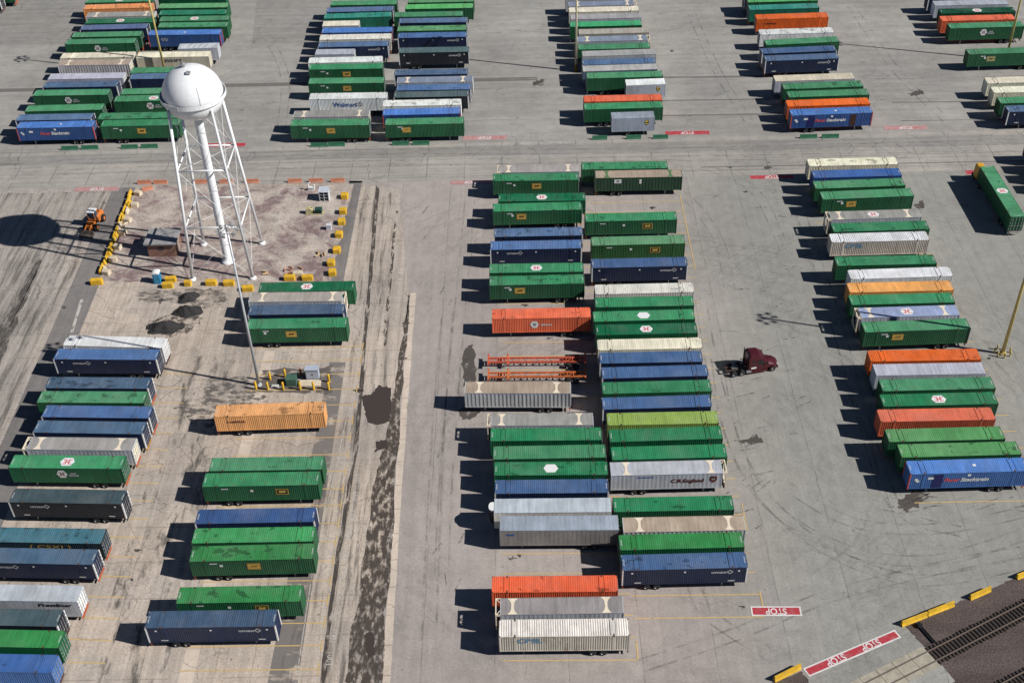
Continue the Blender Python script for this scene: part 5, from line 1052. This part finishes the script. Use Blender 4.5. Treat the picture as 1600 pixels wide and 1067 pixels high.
b = MB(); b.box(-0.45, 0.45, -0.4, 0.4, 0.08, 0.95); b.box(-0.5, 0.5, -0.45, 0.45, 0, 0.08); b.build('cabinet', solid('box_grey', (0.60, 0.61, 0.64), 0.5), t)
b = MB(); b.prism([(-0.48, 0.95), (0.48, 0.95), (0.44, 1.05), (-0.44, 1.05)], -0.44, 0.44, 'y'); b.build('lid', solid('lid_grey', (0.68, 0.69, 0.72), 0.5), t)
def heap(px, py, rx, ry, h, mat, label, nm='gravel_heap', seed=1):
    r = random.Random(seed); p = G(px, py); b = MB(); N, K = 11, 26; ph = [r.uniform(0, 6.28) for _ in range(4)]; i0 = 0
    for j in range(N+1):
        q = j/N
        for k in range(K):
            t = 2*math.pi*k/K; rr = q*(1+0.14*math.sin(2*t+ph[0])+0.10*math.sin(5*t+ph[1])+r.uniform(-0.05, 0.05))
            z = h*(0.5*(1+math.cos(math.pi*min(1, q)))*(1+0.25*math.sin(3*t+ph[2])*q)+r.uniform(-0.05, 0.05)*(q < 1)) if j < N else -0.02
            b.v.append((rx*rr*math.cos(t), ry*rr*math.sin(t), z))
    for j in range(N):
        for k in range(K): b.f.append((j*K+k, j*K+(k+1) % K, (j+1)*K+(k+1) % K, (j+1)*K+k)); b.m.append(0)
    o = b.build(nm, mat); o.location = (p.x, p.y, 0.02); return tag(o, label, 'heap', 'black gravel heaps')
GV_ = NT('black_gravel', 0.95); _p = GV_.pos(); GV_.color(GV_.scale(GV_.comb(0.030, 0.028, 0.028), GV_.ramp(GV_.noise(_p, 5.0, 3, 0.8), 0.25, 0.75, 0.5, 1.9))).bump(GV_.noise(_p, 4.0, 3, 0.8), 0.9, 0.12); GVM = GV_.m
heap(294, 465, 1.9, 1.6, 1.0, GVM, 'smallest heap of black gravel, nearest the yellow blocks', seed=2)
heap(293, 487, 2.4, 1.9, 1.2, GVM, 'middle heap of black gravel on the pale pavement', seed=3)
heap(257, 512, 2.9, 2.1, 1.2, GVM, 'largest heap of black gravel, nearest the white container', seed=4)
GS = patch_mat('gravel_spill', (0.04, 0.037, 0.035), (0.07, 0.063, 0.058), (0.9, 0.9, 1), 0.40, 0.66, 0.8)
blob('gravel_spill', [(232, 505), (250, 495), (300, 478), (318, 498), (295, 520), (262, 526), (238, 520)], 0.020, GS, 0.5, 41)
blob('gravel_spill', [(215, 455), (290, 450), (345, 452), (355, 470), (320, 482), (260, 472), (215, 470)], 0.019, patch_mat('grit_wash', (0.10, 0.09, 0.082), (0.16, 0.145, 0.13), (0.5, 0.9, 1), 0.40, 0.66, 0.8), 0.5, 42)
blob('grit_patch', [(275, 640), (330, 590), (385, 588), (430, 640), (400, 660), (320, 668)], 0.019, patch_mat('grit_wash_dark', (0.11, 0.10, 0.09), (0.17, 0.155, 0.14), (0.5, 0.9, 1), 0.46, 0.60, 0.8), 0.6, 43)
blob('asphalt_patch', [(395, 612), (410, 578), (520, 572), (518, 616)], 0.018, patch_mat('worn_asphalt', alb(122, 114, 110, 0.8), alb(104, 96, 94, 0.8), (0.4, 0.4, 1), 0.36, 0.50, 0.85), 0.4, 44)
def rubble(px, py, nn, spread, mat, label, seed):
    r = random.Random(seed); p = G(px, py); b = MB()
    for i in range(nn):
        x, y = r.uniform(-spread, spread), r.uniform(-spread, spread)*0.7; s = r.uniform(0.15, 0.4); a = r.uniform(0, 3.1)
        d = Vector((math.cos(a), math.sin(a), r.uniform(-0.1, 0.3))); c = Vector((x, y, 0.15+s*0.3)); b.tube(c-d*s*1.4, c+d*s*1.4, s*0.4, s*0.32, 5)
    o = b.build('scrap_pile', mat); o.location = (p.x, p.y, 0); return tag(o, label, 'scrap')
WOOD = solid('old_timber', alb(200, 170, 130), 0.9, var=0.3)
rubble(502, 398, 6, 0.7, WOOD, 'little pile of broken timber beside the right edge blocks', 3); rubble(457, 424, 7, 1.6, BO, 'scraps of orange barrier behind the pale crate block', 4); rubble(412, 427, 5, 0.7, WOOD, 'pale rubble by the front right leg of the tower', 5); rubble(192, 352, 5, 1.0, BC_, 'pale broken concrete inside the left barriers', 6)

# ------------------------------------------------------------------ transformer pad with bollards
b = MB()
bl = [(404, 593), (422.5, 593), (446, 589), (470.5, 587), (514.5, 597), (400.5, 608), (419, 609), (443, 609), (469.5, 609), (490.5, 609), (514, 609)]
for q in (0, 1):
    b = MB()
    if q == 0: b.lathe([(0.19, 0), (0.19, 1.45), (0.17, 1.54), (0.09, 1.6), (0.002, 1.62)], 12); BOL = b.mesh('bollard', BY, True)
    else: b.lathe([(0.17, 0), (0.17, 1.4), (0.13, 1.5), (0.002, 1.55)], 12); BOLB = b.mesh('bollard', solid('rusty_post', alb(150, 96, 52), 0.8, var=0.3), True)
for i, (px, py) in enumerate(bl):
    p = G(px, py); o = link('bollard', BOLB if i == 3 else BOL); o.location = (p.x, p.y, 0)
    tag(o, 'rust brown bollard behind the cabinets, left of the grey one' if i == 3 else 'yellow bollard in the '+('back' if i < 5 else 'front')+' row round the lamp and cabinets, '+OR[[0, 1, 2, 3, 3, 0, 1, 2, 3, 4, 5][i]]+' from the left', 'bollard', 'bollards round the transformer pad')
p = G(455.5, 603.5); t = thing('transformer', 'green pad transformer box inside the yellow bollards', 'transformer', (p.x, p.y+0.65, 0))
TGR = solid('transformer_green', alb(74, 104, 90), 0.55, var=0.15)
b = MB(); b.box(-0.8, 0.8, -0.62, 0.7, 0.1, 1.25); b.box(-0.82, 0.82, -0.65, 0.72, 0, 0.1); b.build('case', TGR, t)
b = MB(); b.prism([(-0.66, 1.25), (0.74, 1.25), (0.74, 1.36), (-0.66, 1.30)], -0.84, 0.84, 'x'); b.build('lid', TGR, t)
for s in (-1, 1):
    b = MB(); x0, x1 = sorted((s*0.02, s*0.74)); b.box(x0, x1, -0.65, -0.62, 0.15, 1.18); b.build('door', TGR, t)
p = G(489, 594); t = thing('switch_cabinet', 'tall pale grey electrical cabinet on a beige pad by the bollards', 'cabinet', (p.x, p.y+0.5, 0))
CGR = solid('cabinet_grey', alb(178, 186, 200), 0.45, var=0.1)
b = MB(); b.box(-1.0, 1.0, -0.5, 0.55, 0.15, 2.05); b.build('case', CGR, t)
b = MB(); b.prism([(-0.62, 2.05), (0.62, 2.05), (0.62, 2.12), (-0.62, 2.18)], -1.08, 1.08, 'x'); b.build('roof', CGR, t)
for s in (-1, 1):
    b = MB(); x0, x1 = sorted((s*0.02, s*0.94)); b.box(x0, x1, -0.53, -0.5, 0.25, 1.95); d = b.build('door', CGR, t); b = MB(); b.box(min(s*0.08, s*0.13), max(s*0.08, s*0.13), -0.56, -0.53, 1.0, 1.3); b.build('handle', BLACKP, d)
p = G(484.5, 600); b = MB(); b.box(-1.7, 1.7, -0.75, 0.75, 0.0, 0.28); b.box(-1.6, 1.6, -0.65, 0.65, 0.28, 0.31); o = b.build('equipment_pad', BC_); o.location = (p.x, p.y, 0.005); tag(o, 'beige raised pad in front of the grey electrical cabinet', 'concrete pad')
p = G(430, 604); b = MB(); b.box(-0.55, 0.55, -0.3, 0.3, 0, 0.2); b.box(-0.45, 0.45, -0.2, 0.2, 0.2, 0.24); o = b.build('handhole_cover', solid('pale_pad', (0.62, 0.62, 0.58), 0.8)); o.location = (p.x, p.y, 0.005); tag(o, 'small white handhole cover left of the green transformer', 'cover')

# ------------------------------------------------------------------ light masts
def mast(loc, h, r0, r1, mat, label, baseh=0.0, basemat=None, n=6):
    t = thing('light_mast', label, 'light mast', loc, 0, 'tall light masts of the yard')
    b = MB(); b.tube((0, 0, baseh), (0, 0, h), r0, r1, 12); b.build('pole', mat, t, True)
    b = MB(); b.lathe([(r0*1.9, 0.0), (r0*1.9, 0.25), (r0*1.4, 0.3), (r0*1.3, max(0.5, baseh)), (0.01, max(0.5, baseh)+0.02)], 14); b.build('base', basemat or mat, t)
    b = MB(); R0 = 1.15
    for i in range(24):
        a, c = 2*math.pi*i/24, 2*math.pi*(i+1)/24; b.tube((R0*math.cos(a), R0*math.sin(a), h-0.4), (R0*math.cos(c), R0*math.sin(c), h-0.4), 0.05, n=5, cap=False)
    for i in range(3): a = 2*math.pi*i/3; b.tube((0, 0, h-0.2), (R0*math.cos(a), R0*math.sin(a), h-0.4), 0.05, n=5)
    b.lathe([(0.3, h-0.7), (0.3, h+0.1), (0.02, h+0.35)], 10); b.build('ring', GALV, t)
    for i in range(n):
        a = 2*math.pi*i/n+0.3; d = Vector((math.cos(a), math.sin(a), 0)); c = d*(R0+0.1)+Vector((0, 0, h-0.62)); b = MB()
        b.tube(c-d*0.22+Vector((0, 0, 0.12)), c+d*0.3-Vector((0, 0, 0.14)), 0.13, 0.34, 10); b.build('floodlight', GALV, t)
    return t
YP = solid('mast_yellow', alb(208, 188, 118), 0.6, var=0.15)
mast((-41.78, 144.0, 0), 29.9, 0.24, 0.12, solid('mast_grey', (0.55, 0.57, 0.60), 0.4, 0.2, 0.1), 'slender grey light mast among the yellow bollards in front of the tower')
mast((75.45, 147.75, 0), 30.0, 0.30, 0.16, YP, 'yellow light mast ringed by short posts at the right edge')
mast((12.6, 246.9, 0), 30.0, 0.26, 0.15, solid('mast_cream', alb(214, 204, 172), 0.6, var=0.1), 'cream light mast at the left side of the middle back column', 1.6, solid('rusty_yellow', alb(150, 112, 50), 0.8, var=0.3))
mast((-78.9, 249.3, 0), 30.0, 0.26, 0.15, YP, 'pale yellow light mast behind the white tank')
mast((107.4, 247.2, 0), 30.0, 0.26, 0.15, YP, 'pale yellow light mast between the green containers at the top right')
b = MB(); b.lathe([(0.13, 0), (0.13, 0.85), (0.16, 0.9), (0.10, 1.0), (0.002, 1.02)], 10); GP = b.mesh('guard_post', YP, True)
for i in range(7):
    a = 2*math.pi*i/7+0.2; o = link('guard_post', GP); o.location = (75.45+1.25*math.cos(a), 147.75+1.1*math.sin(a), 0)
    tag(o, 'short yellow guard post in the ring round the right edge light mast', 'guard post', 'guard posts ringing the right light mast')

# ------------------------------------------------------------------ railway
A_, B_ = G(1456, 1026), G(1600, 953); tdir = (B_-A_).normalized(); tn = Vector((-tdir.y, tdir.x, 0)); tang = math.atan2(tdir.y, tdir.x)
ball = [tuple(G(*q)[:2]) for q in [(1408, 972), (1490, 943), (1546, 921), (1600, 897), (1760, 828), (1900, 900), (1900, 1300), (1560, 1180), (1500, 1090), (1482, 1067), (1468, 1042), (1440, 1004)]]
sheet('ballast_bed', ragged(ball, 0.18, 12, 12), 0.03, BALLAST)
blob('ballast_bed', [(1205, 1067), (1252, 1048), (1262, 1062), (1275, 1090), (1180, 1100)], 0.03, BALLAST, 0.12, 13)
TIE = solid('timber_tie', (0.045, 0.036, 0.031), 0.95, var=0.4); RAIL_ = NT('rail_steel', 0.5, 0.3); RAIL_.color((0.16, 0.11, 0.085)); RAILM = RAIL_.m
RTOP = NT('polished_rail', 0.4, 0.2); RTOP.color((0.24, 0.21, 0.19)); RTOPM = RTOP.m
def track(org, s0, s1, x0, label, z=0.0):
    t = thing('railway_track', label, 'railway track', (org.x, org.y, z), tang, 'tracks at the bottom right')
    for y in (-0.755, 0.755):
        b = MB(); b.box(x0, s1, y-0.075, y+0.075, 0.15, 0.17); b.box(x0, s1, y-0.025, y+0.025, 0.17, 0.28); b.box(x0, s1, y-0.045, y+0.045, 0.28, 0.30); b.box(x0, s1, y-0.034, y+0.034, 0.30, 0.312, 1); b.build('rail', [RAILM, RTOPM], t)
    x = s0; r = random.Random(5); first = None
    while x < s1:
        b = MB(); b.box(-0.13, 0.13, -1.3, 1.3, 0.0, 0.155)
        if first is None: first = b.mesh('tie', TIE)
        o = link('tie', first, t); o.location = (x, r.uniform(-0.06, 0.06), r.uniform(-0.01, 0.004)); o.rotation_euler = (0, 0, r.uniform(-0.02, 0.02)); x += 0.55
    return t
TK = track(A_, 0.3, 26.0, -16.0, 'railway track leaving the concrete crossing at the lower right', 0.02)
CON = solid('crossing_concrete', alb(186, 178, 160, 0.85), 0.9, var=0.22)
cr = thing('rail_crossing', 'pale concrete panels of the rail crossing at the bottom right', 'rail crossing', (A_.x, A_.y, 0.0), tang)
for k in range(6):
    for (y0, y1) in ((0.87, 1.62), (-0.66, 0.66), (-1.62, -0.87)):
        b = MB(); b.box(-0.1-(k+1)*2.45+0.03, -0.1-k*2.45-0.03, y0, y1, 0.02, 0.30); b.build('panel', CON, cr)
ramp_ = [tuple((A_+tdir*u+tn*v)[:2]) for u, v in ((0.1, 1.62), (0.1, 3.2), (-16, 3.2), (-16, 1.62))]
b = MB()
for s in (-1, 1): b.prism([(s*1.63, 0.30), (s*4.2, 0.008), (s*1.63, 0.008)], -15.5, 0.05, 'x')
o = b.build('crossing_ramp', ASPH); o.location = (A_.x, A_.y, 0); o.rotation_euler = (0, 0, tang); o['kind'] = 'structure'
A2 = G(1597, 1063); TK2 = track(A2, -3.0, 14, -3.0, 'second railway track cut off by the lower right corner', 0.02)
p = G(1448, 993); t = thing('switch_machine', 'black switch box and rods beside the track at the crossing', 'switch machine', (p.x, p.y, 0.03), math.atan2(-1.0, 0.45))
b = MB(); b.box(-1.5, 1.3, -0.10, 0.10, 0.05, 0.2); b.box(-1.4, 1.3, 0.22, 0.32, 0.05, 0.18); b.build('rod', BLACKP, t)
b = MB(); b.box(-1.9, -1.3, -0.3, 0.35, 0, 0.4); b.box(-1.8, -1.4, -0.2, 0.25, 0.4, 0.46); b.build('case', BLACKP, t)

# ------------------------------------------------------------------ empty chassis
def gooseneck(px0, px1, py, c, label):
    a, e = G(px0, py, 1.0), G(px1, py, 1.0); L = e.x-a.x
    t = thing('container_chassis', label, 'chassis', (a.x, a.y, 0), R(-1.2), 'empty orange chassis in the centre block')
    m = solid('chassis_'+label.split()[0], c, 0.6, var=0.2)
    b = MB()
    for s in (-1, 1):
        b.box(0.1, L, s*0.52-0.08, s*0.52+0.08, 0.85, 1.15)
    x = 3.4
    while x < L-0.6:
        b.box(x-0.05, x+0.05, -0.45, 0.45, 0.98, 1.1); b.tube((x, -0.45, 1.04), (x+1.0, 0.45, 1.04), 0.05, n=4) if int(x*10) % 20 < 10 else b.tube((x, 0.45, 1.04), (x+1.0, -0.45, 1.04), 0.05, n=4); x += 1.0
    for x in (0.5, 0.95, 1.4, 1.85, 2.3, 2.75): b.box(x-0.07, x+0.07, -0.46, 0.46, 0.95, 1.12)
    b.build('frame', m, t)
    for x in (0.12, 3.15, L-0.15):
        b = MB(); b.box(x-0.13, x+0.13, -1.22, 1.22, 0.9, 1.22)
        for s in (-1, 1): b.box(x-0.09, x+0.09, s*1.12-0.09, s*1.12+0.09, 1.22, 1.36)
        b.build('bolster', m, t)
    for ax in (L-1.6, L-2.9, L-4.2)[:2]:
        for s in (-1, 1):
            wh = link('wheel', M_WH, t); wh.location = (ax, s*0.94, 0.53); wh.rotation_euler = (0, 0, 0 if s > 0 else math.pi); link('rim', M_RIM, wh)
    for s in (-1, 1): lg = link('landing_leg', M_LEG, t); lg.location = (2.6, s*0.62, 0)
gooseneck(762, 916, 563, alb(212, 98, 70), 'red-orange empty chassis, the back one of the two lattice frames')
gooseneck(762, 916, 586, alb(212, 116, 64), 'orange empty chassis, the front one beside the tan-roofed container')

# ------------------------------------------------------------------ vehicles
GLASS = NT('dark_glass', 0.08, 0, 0.6).color((0.012, 0.016, 0.02)).m; GLASSB = NT('blue_glass', 0.1, 0, 0.6).color((0.05, 0.11, 0.16)).m
CHROME = solid('chrome', (0.6, 0.6, 0.6), 0.2, 0.8)
def bigwheel(t, x, y, r=0.52, wd=0.32, rimm=RIM):
    b = MB(); b.lathe([(r*0.5, -wd/2), (r*0.9, -wd/2), (r, -wd/2+0.05), (r, wd/2-0.05), (r*0.9, wd/2), (r*0.5, wd/2)], 18); b.v = [(q[0], q[2], q[1]) for q in b.v]
    o = b.build('wheel', TYRE, t, True); o.location = (x, y, r)
    b = MB(); b.lathe([(0.001, wd*0.35), (r*0.25, wd*0.38), (r*0.3, wd*0.25), (r*0.52, wd*0.5)], 16); b.lathe([(0.001, -wd*0.35), (r*0.25, -wd*0.38), (r*0.3, -wd*0.25), (r*0.52, -wd*0.5)], 16); b.v = [(q[0], q[2], q[1]) for q in b.v]
    b.build('rim', rimm, o, True)
def loft(b, secs, m=0, cap=True):
    "secs: list of (x, [(y, z)...]) rings joined along x"
    n = len(secs[0][1]); i0 = len(b.v)
    for x, ring_ in secs:
        for k, q in enumerate(ring_): b.v.append((q[2] if len(q) > 2 else x, q[0], q[1]))
    for j in range(len(secs)-1):
        for k in range(n): b.f.append((i0+j*n+k, i0+j*n+(k+1) % n, i0+(j+1)*n+(k+1) % n, i0+(j+1)*n+k)); b.m.append(m)
    if cap: b.f.append(tuple(i0+k for k in range(n-1, -1, -1))); b.m.append(m); b.f.append(tuple(i0+(len(secs)-1)*n+k for k in range(n))); b.m.append(m)
def sec(x, w_, z0, z1, r=0.18, wt=None):
    wt = w_ if wt is None else wt
    return (x, [(-w_, z0), (w_, z0), (w_, z0+(z1-z0)*0.55), (wt, z1-r), (wt-r*0.5, z1-r*0.25), (wt-r*1.3, z1), (-wt+r*1.3, z1), (-wt+r*0.5, z1-r*0.25), (-wt, z1-r), (-w_, z0+(z1-z0)*0.55)])
a, c = G(1144, 588), G(1212, 577); hd = math.atan2(c.y-a.y, c.x-a.x)
t = thing('tractor_truck', 'maroon sleeper tractor truck driving without a trailer', 'truck', (a.x, a.y+0.9, 0), hd)
MRN = NT('maroon_paint', 0.22, 0.25, 0.6).color(alb(82, 30, 38)).m
b = MB()
loft(b, [sec(2.25, 1.2, 1.0, 3.55, 0.3, 1.12), sec(2.5, 1.22, 0.9, 3.85, 0.35, 1.12), sec(3.9, 1.22, 0.75, 3.75, 0.4, 1.10), sec(4.6, 1.2, 0.75, 3.3, 0.4, 1.05), sec(5.05, 1.18, 0.75, 2.75, 0.3, 1.02)])
loft(b, [sec(5.06, 1.1, 0.8, 2.15, 0.2, 0.98), sec(5.7, 1.1, 0.75, 2.12, 0.3, 0.78), sec(6.6, 1.1, 0.65, 1.95, 0.35, 0.62), sec(7.15, 1.05, 0.55, 1.55, 0.4, 0.5)])
b.build('body', MRN, t)
b = MB(); b.poly([(4.66, -0.98, 3.16), (5.075, -0.96, 2.2), (5.075, 0.96, 2.2), (4.66, 0.98, 3.16)]); b.v = [(x+0.06, y, z+0.04) for x, y, z in b.v]; b.build('windscreen', GLASS, t)
for s in (-1, 1):
    b = MB(); b.prism([(3.75, 1.9), (4.75, 1.9), (4.5, 2.65), (3.75, 2.7)], s*1.205, s*1.235, 'y'); b.build('side_window', GLASS, t)
    b = MB(); b.prism([(2.75, 2.3), (3.3, 2.3), (3.3, 2.75), (2.75, 2.75)], s*1.19, s*1.225, 'y'); b.build('sleeper_window', GLASS, t)
    b = MB()
    for i in range(9):
        u0, u1 = math.pi*i/9, math.pi*(i+1)/9; b.quad((6.3+0.78*math.cos(u0), s*0.9, 0.5+0.62*math.sin(u0)), (6.3+0.78*math.cos(u1), s*0.9, 0.5+0.62*math.sin(u1)), (6.3+0.74*math.cos(u1), s*1.25, 0.5+0.58*math.sin(u1)), (6.3+0.74*math.cos(u0), s*1.25, 0.5+0.58*math.sin(u0)))
    b.build('fender', MRN, t)
    b = MB(); b.box(2.3, 5.4, min(s*1.08, s*1.28), max(s*1.08, s*1.28), 0.35, 0.8); b.build('side_skirt', MRN, t)
    b = MB(); b.tube((2.0, s*0.98, 0.68), (2.75, s*0.98, 0.68), 0.33, n=14); b.build('fuel_tank', CHROME, t)
    b = MB(); b.box(5.15, 5.3, min(s*1.32, s*1.5), max(s*1.32, s*1.5), 1.9, 2.45); b.tube((5.1, s*1.1, 2.1), (5.2, s*1.4, 2.1), 0.03, n=5); b.build('mirror', BLACKP, t)
    b = MB(); b.box(6.85, 7.12, min(s*0.72, s*1.02), max(s*0.72, s*1.02), 0.95, 1.2); b.build('headlight', solid('lamp_lens', (0.7, 0.7, 0.68), 0.15), t)
    b = MB(); b.tube((2.15, s*0.95, 1.0), (2.15, s*0.95, 3.9), 0.08, n=8); b.build('exhaust_stack', BLACKP, t)
b = MB(); b.box(7.1, 7.3, -1.15, 1.15, 0.42, 0.8); b.build('bumper', CHROME, t)
b = MB(); b.box(7.12, 7.2, -0.42, 0.42, 0.85, 1.4); b.build('grille', BLACKP, t)
b = MB()
for s in (-1, 1): b.box(-1.1, 2.6, s*0.43-0.06, s*0.43+0.06, 0.72, 0.98)
for x in (-1.0, 0.0, 1.0, 1.9): b.box(x-0.06, x+0.06, -0.4, 0.4, 0.75, 0.93)
b.build('frame', STEEL, t)
b = MB(); b.lathe([(0.5, 1.0), (0.5, 1.12), (0.05, 1.14)], 18, (0.55, 0, 0)); b.box(-0.1, 0.3, -0.4, 0.4, 0.98, 1.08); b.build('fifth_wheel', solid('greasy_steel', (0.22, 0.22, 0.21), 0.45, 0.3), t)
for x in (-0.05, 1.3):
    for s in (-1, 1): bigwheel(t, x, s*0.95, 0.52, 0.55)
for s in (-1, 1): bigwheel(t, 6.3, s*1.06, 0.52, 0.32)
e = link('placard', SQ, t); e.location = (3.1, -1.24, 1.35); e.rotation_euler = (math.pi/2, 0, 0); e.scale = (2.0, 0.8, 1)

f1, f2 = G(1591.5, 339.5, Z1), G(1542, 259.5, Z1); u = (f2-f1).normalized(); ang = math.atan2(u.y, u.x); mid = (f1+f2)/2
container((mid.x, mid.y, math.degrees(ang)+180, min(17.0, (f2-f1).length), 0, 'corr', 'gm', 'gd', '', 'container', 'green hexagon-topped container hitched slantwise behind the yellow yard tractor', 'container being moved by the yard tractor'))
root = [o for o in bpy.data.objects if o.get('group') == 'container being moved by the yard tractor'][0]
roofmark(root, False, HEXR, 0.5, 0.0, 'emblem', math.pi-ang)
e = link('emblem', HEXS, root); e.location = (-0.4, 1.318, 2.95); e.rotation_euler = (math.pi/2, 0, math.pi)
e = link('lettering', T_('HUB\nGROUP', 0.55, MW, bold=0.03), root); e.location = (-2.1, 1.318, 2.85); e.rotation_euler = (math.pi/2, 0, math.pi)
hp = mid+u*((f2-f1).length/2+0.35)
t = thing('yard_tractor', 'yellow yard tractor pulling the slanted green container at right', 'yard tractor', (hp.x, hp.y, 0), ang)
YT = solid('yard_tractor_yellow', alb(220, 164, 50), 0.45, var=0.12)
b = MB(); b.box(-2.6, 2.6, -0.45, 0.45, 0.6, 1.0); b.box(2.3, 2.7, -1.2, 1.2, 0.45, 0.95); b.build('frame', solid('frame_black', (0.03, 0.03, 0.03), 0.6), t)
b = MB(); loft(b, [sec(0.05, 0.7, 1.0, 3.35, 0.15, 0.66), sec(0.2, 0.76, 1.0, 3.45, 0.2, 0.7), sec(1.9, 0.76, 1.0, 3.4, 0.2, 0.7), sec(2.15, 0.66, 1.0, 2.1, 0.1, 0.62)]); b.v = [(x, y+0.45, z) for x, y, z in b.v]; b.build('cab', YT, t)
b = MB(); b.box(0.9, 2.4, -1.15, -0.3, 0.9, 1.75); b.build('hood', YT, t)
b = MB(); b.poly([(2.2, -0.1, 2.15), (2.2, 1.0, 2.15), (1.98, 0.95, 2.95), (1.98, -0.05, 2.95)]); b.build('windscreen', GLASS, t)
for s in (-0.25, 1.15):
    b = MB(); b.prism([(0.7, 1.9), (1.85, 1.9), (1.8, 2.7), (0.7, 2.75)], s-0.012, s+0.012, 'y'); b.build('side_window', GLASS, t)
for x, wd in ((1.7, 0.32), (-1.5, 0.55)):
    for s in (-1, 1): bigwheel(t, x, s*0.98, 0.5, wd)

p = G(147, 352); t = thing('wheel_loader', 'orange wheel loader with a glass cab parked left of the barriers', 'loader', (p.x+0.2, p.y-0.3, 0), R(-98))
LO = solid('loader_orange', alb(204, 118, 54), 0.55, var=0.25)
b = MB(); loft(b, [sec(-3.0, 0.85, 0.8, 1.75, 0.2, 0.75), sec(-2.7, 0.9, 0.7, 2.0, 0.2, 0.8), sec(-1.0, 0.9, 0.7, 2.05, 0.2, 0.85), sec(-0.2, 0.85, 0.7, 1.6, 0.1, 0.8)]); b.build('engine_hood', LO, t)
b = MB()
for y in (-0.62, 0.62):
    for x in (-0.95, 0.35): b.box(x-0.05, x+0.05, y-0.05, y+0.05, 1.6, 3.15)
b.box(-1.0, 0.4, -0.68, 0.68, 1.5, 1.75); b.build('cab', LO, t)
b = MB(); b.box(-0.88, 0.28, -0.6, 0.6, 1.76, 3.1); b.build('cab_glass', GLASSB, t)
b = MB(); b.box(-1.1, 0.5, -0.75, 0.75, 3.15, 3.28); b.box(-0.9, 0.3, -0.6, 0.6, 3.28, 3.34); b.build('cab_roof', WHITE, t)
b = MB(); b.box(0.2, 1.9, -0.55, 0.55, 0.6, 1.25); b.box(1.0, 1.6, -0.6, 0.6, 1.25, 1.75); b.build('front_frame', LO, t)
for s in (-1, 1):
    b = MB(); b.tube((1.2, s*0.48, 1.65), (2.6, s*0.48, 1.2), 0.13, n=6); b.tube((2.6, s*0.48, 1.2), (3.2, s*0.48, 0.6), 0.12, n=6); b.build('lift_arm', LO, t)
b = MB(); b.prism([(3.1, 0.12), (3.1, 1.15), (3.25, 1.2), (3.35, 0.35), (4.15, 0.10), (4.15, 0.05)], -1.3, 1.3, 'y'); b.build('bucket', solid('worn_steel', (0.14, 0.11, 0.09), 0.6), t)
for x in (-1.9, 1.35):
    for s in (-1, 1): bigwheel(t, x, s*1.05, 0.68, 0.5, LO)
b = MB(); b.tube((-1.9, 0.45, 2.0), (-1.9, 0.45, 2.6), 0.07, n=8); b.build('exhaust_stack', BLACKP, t)
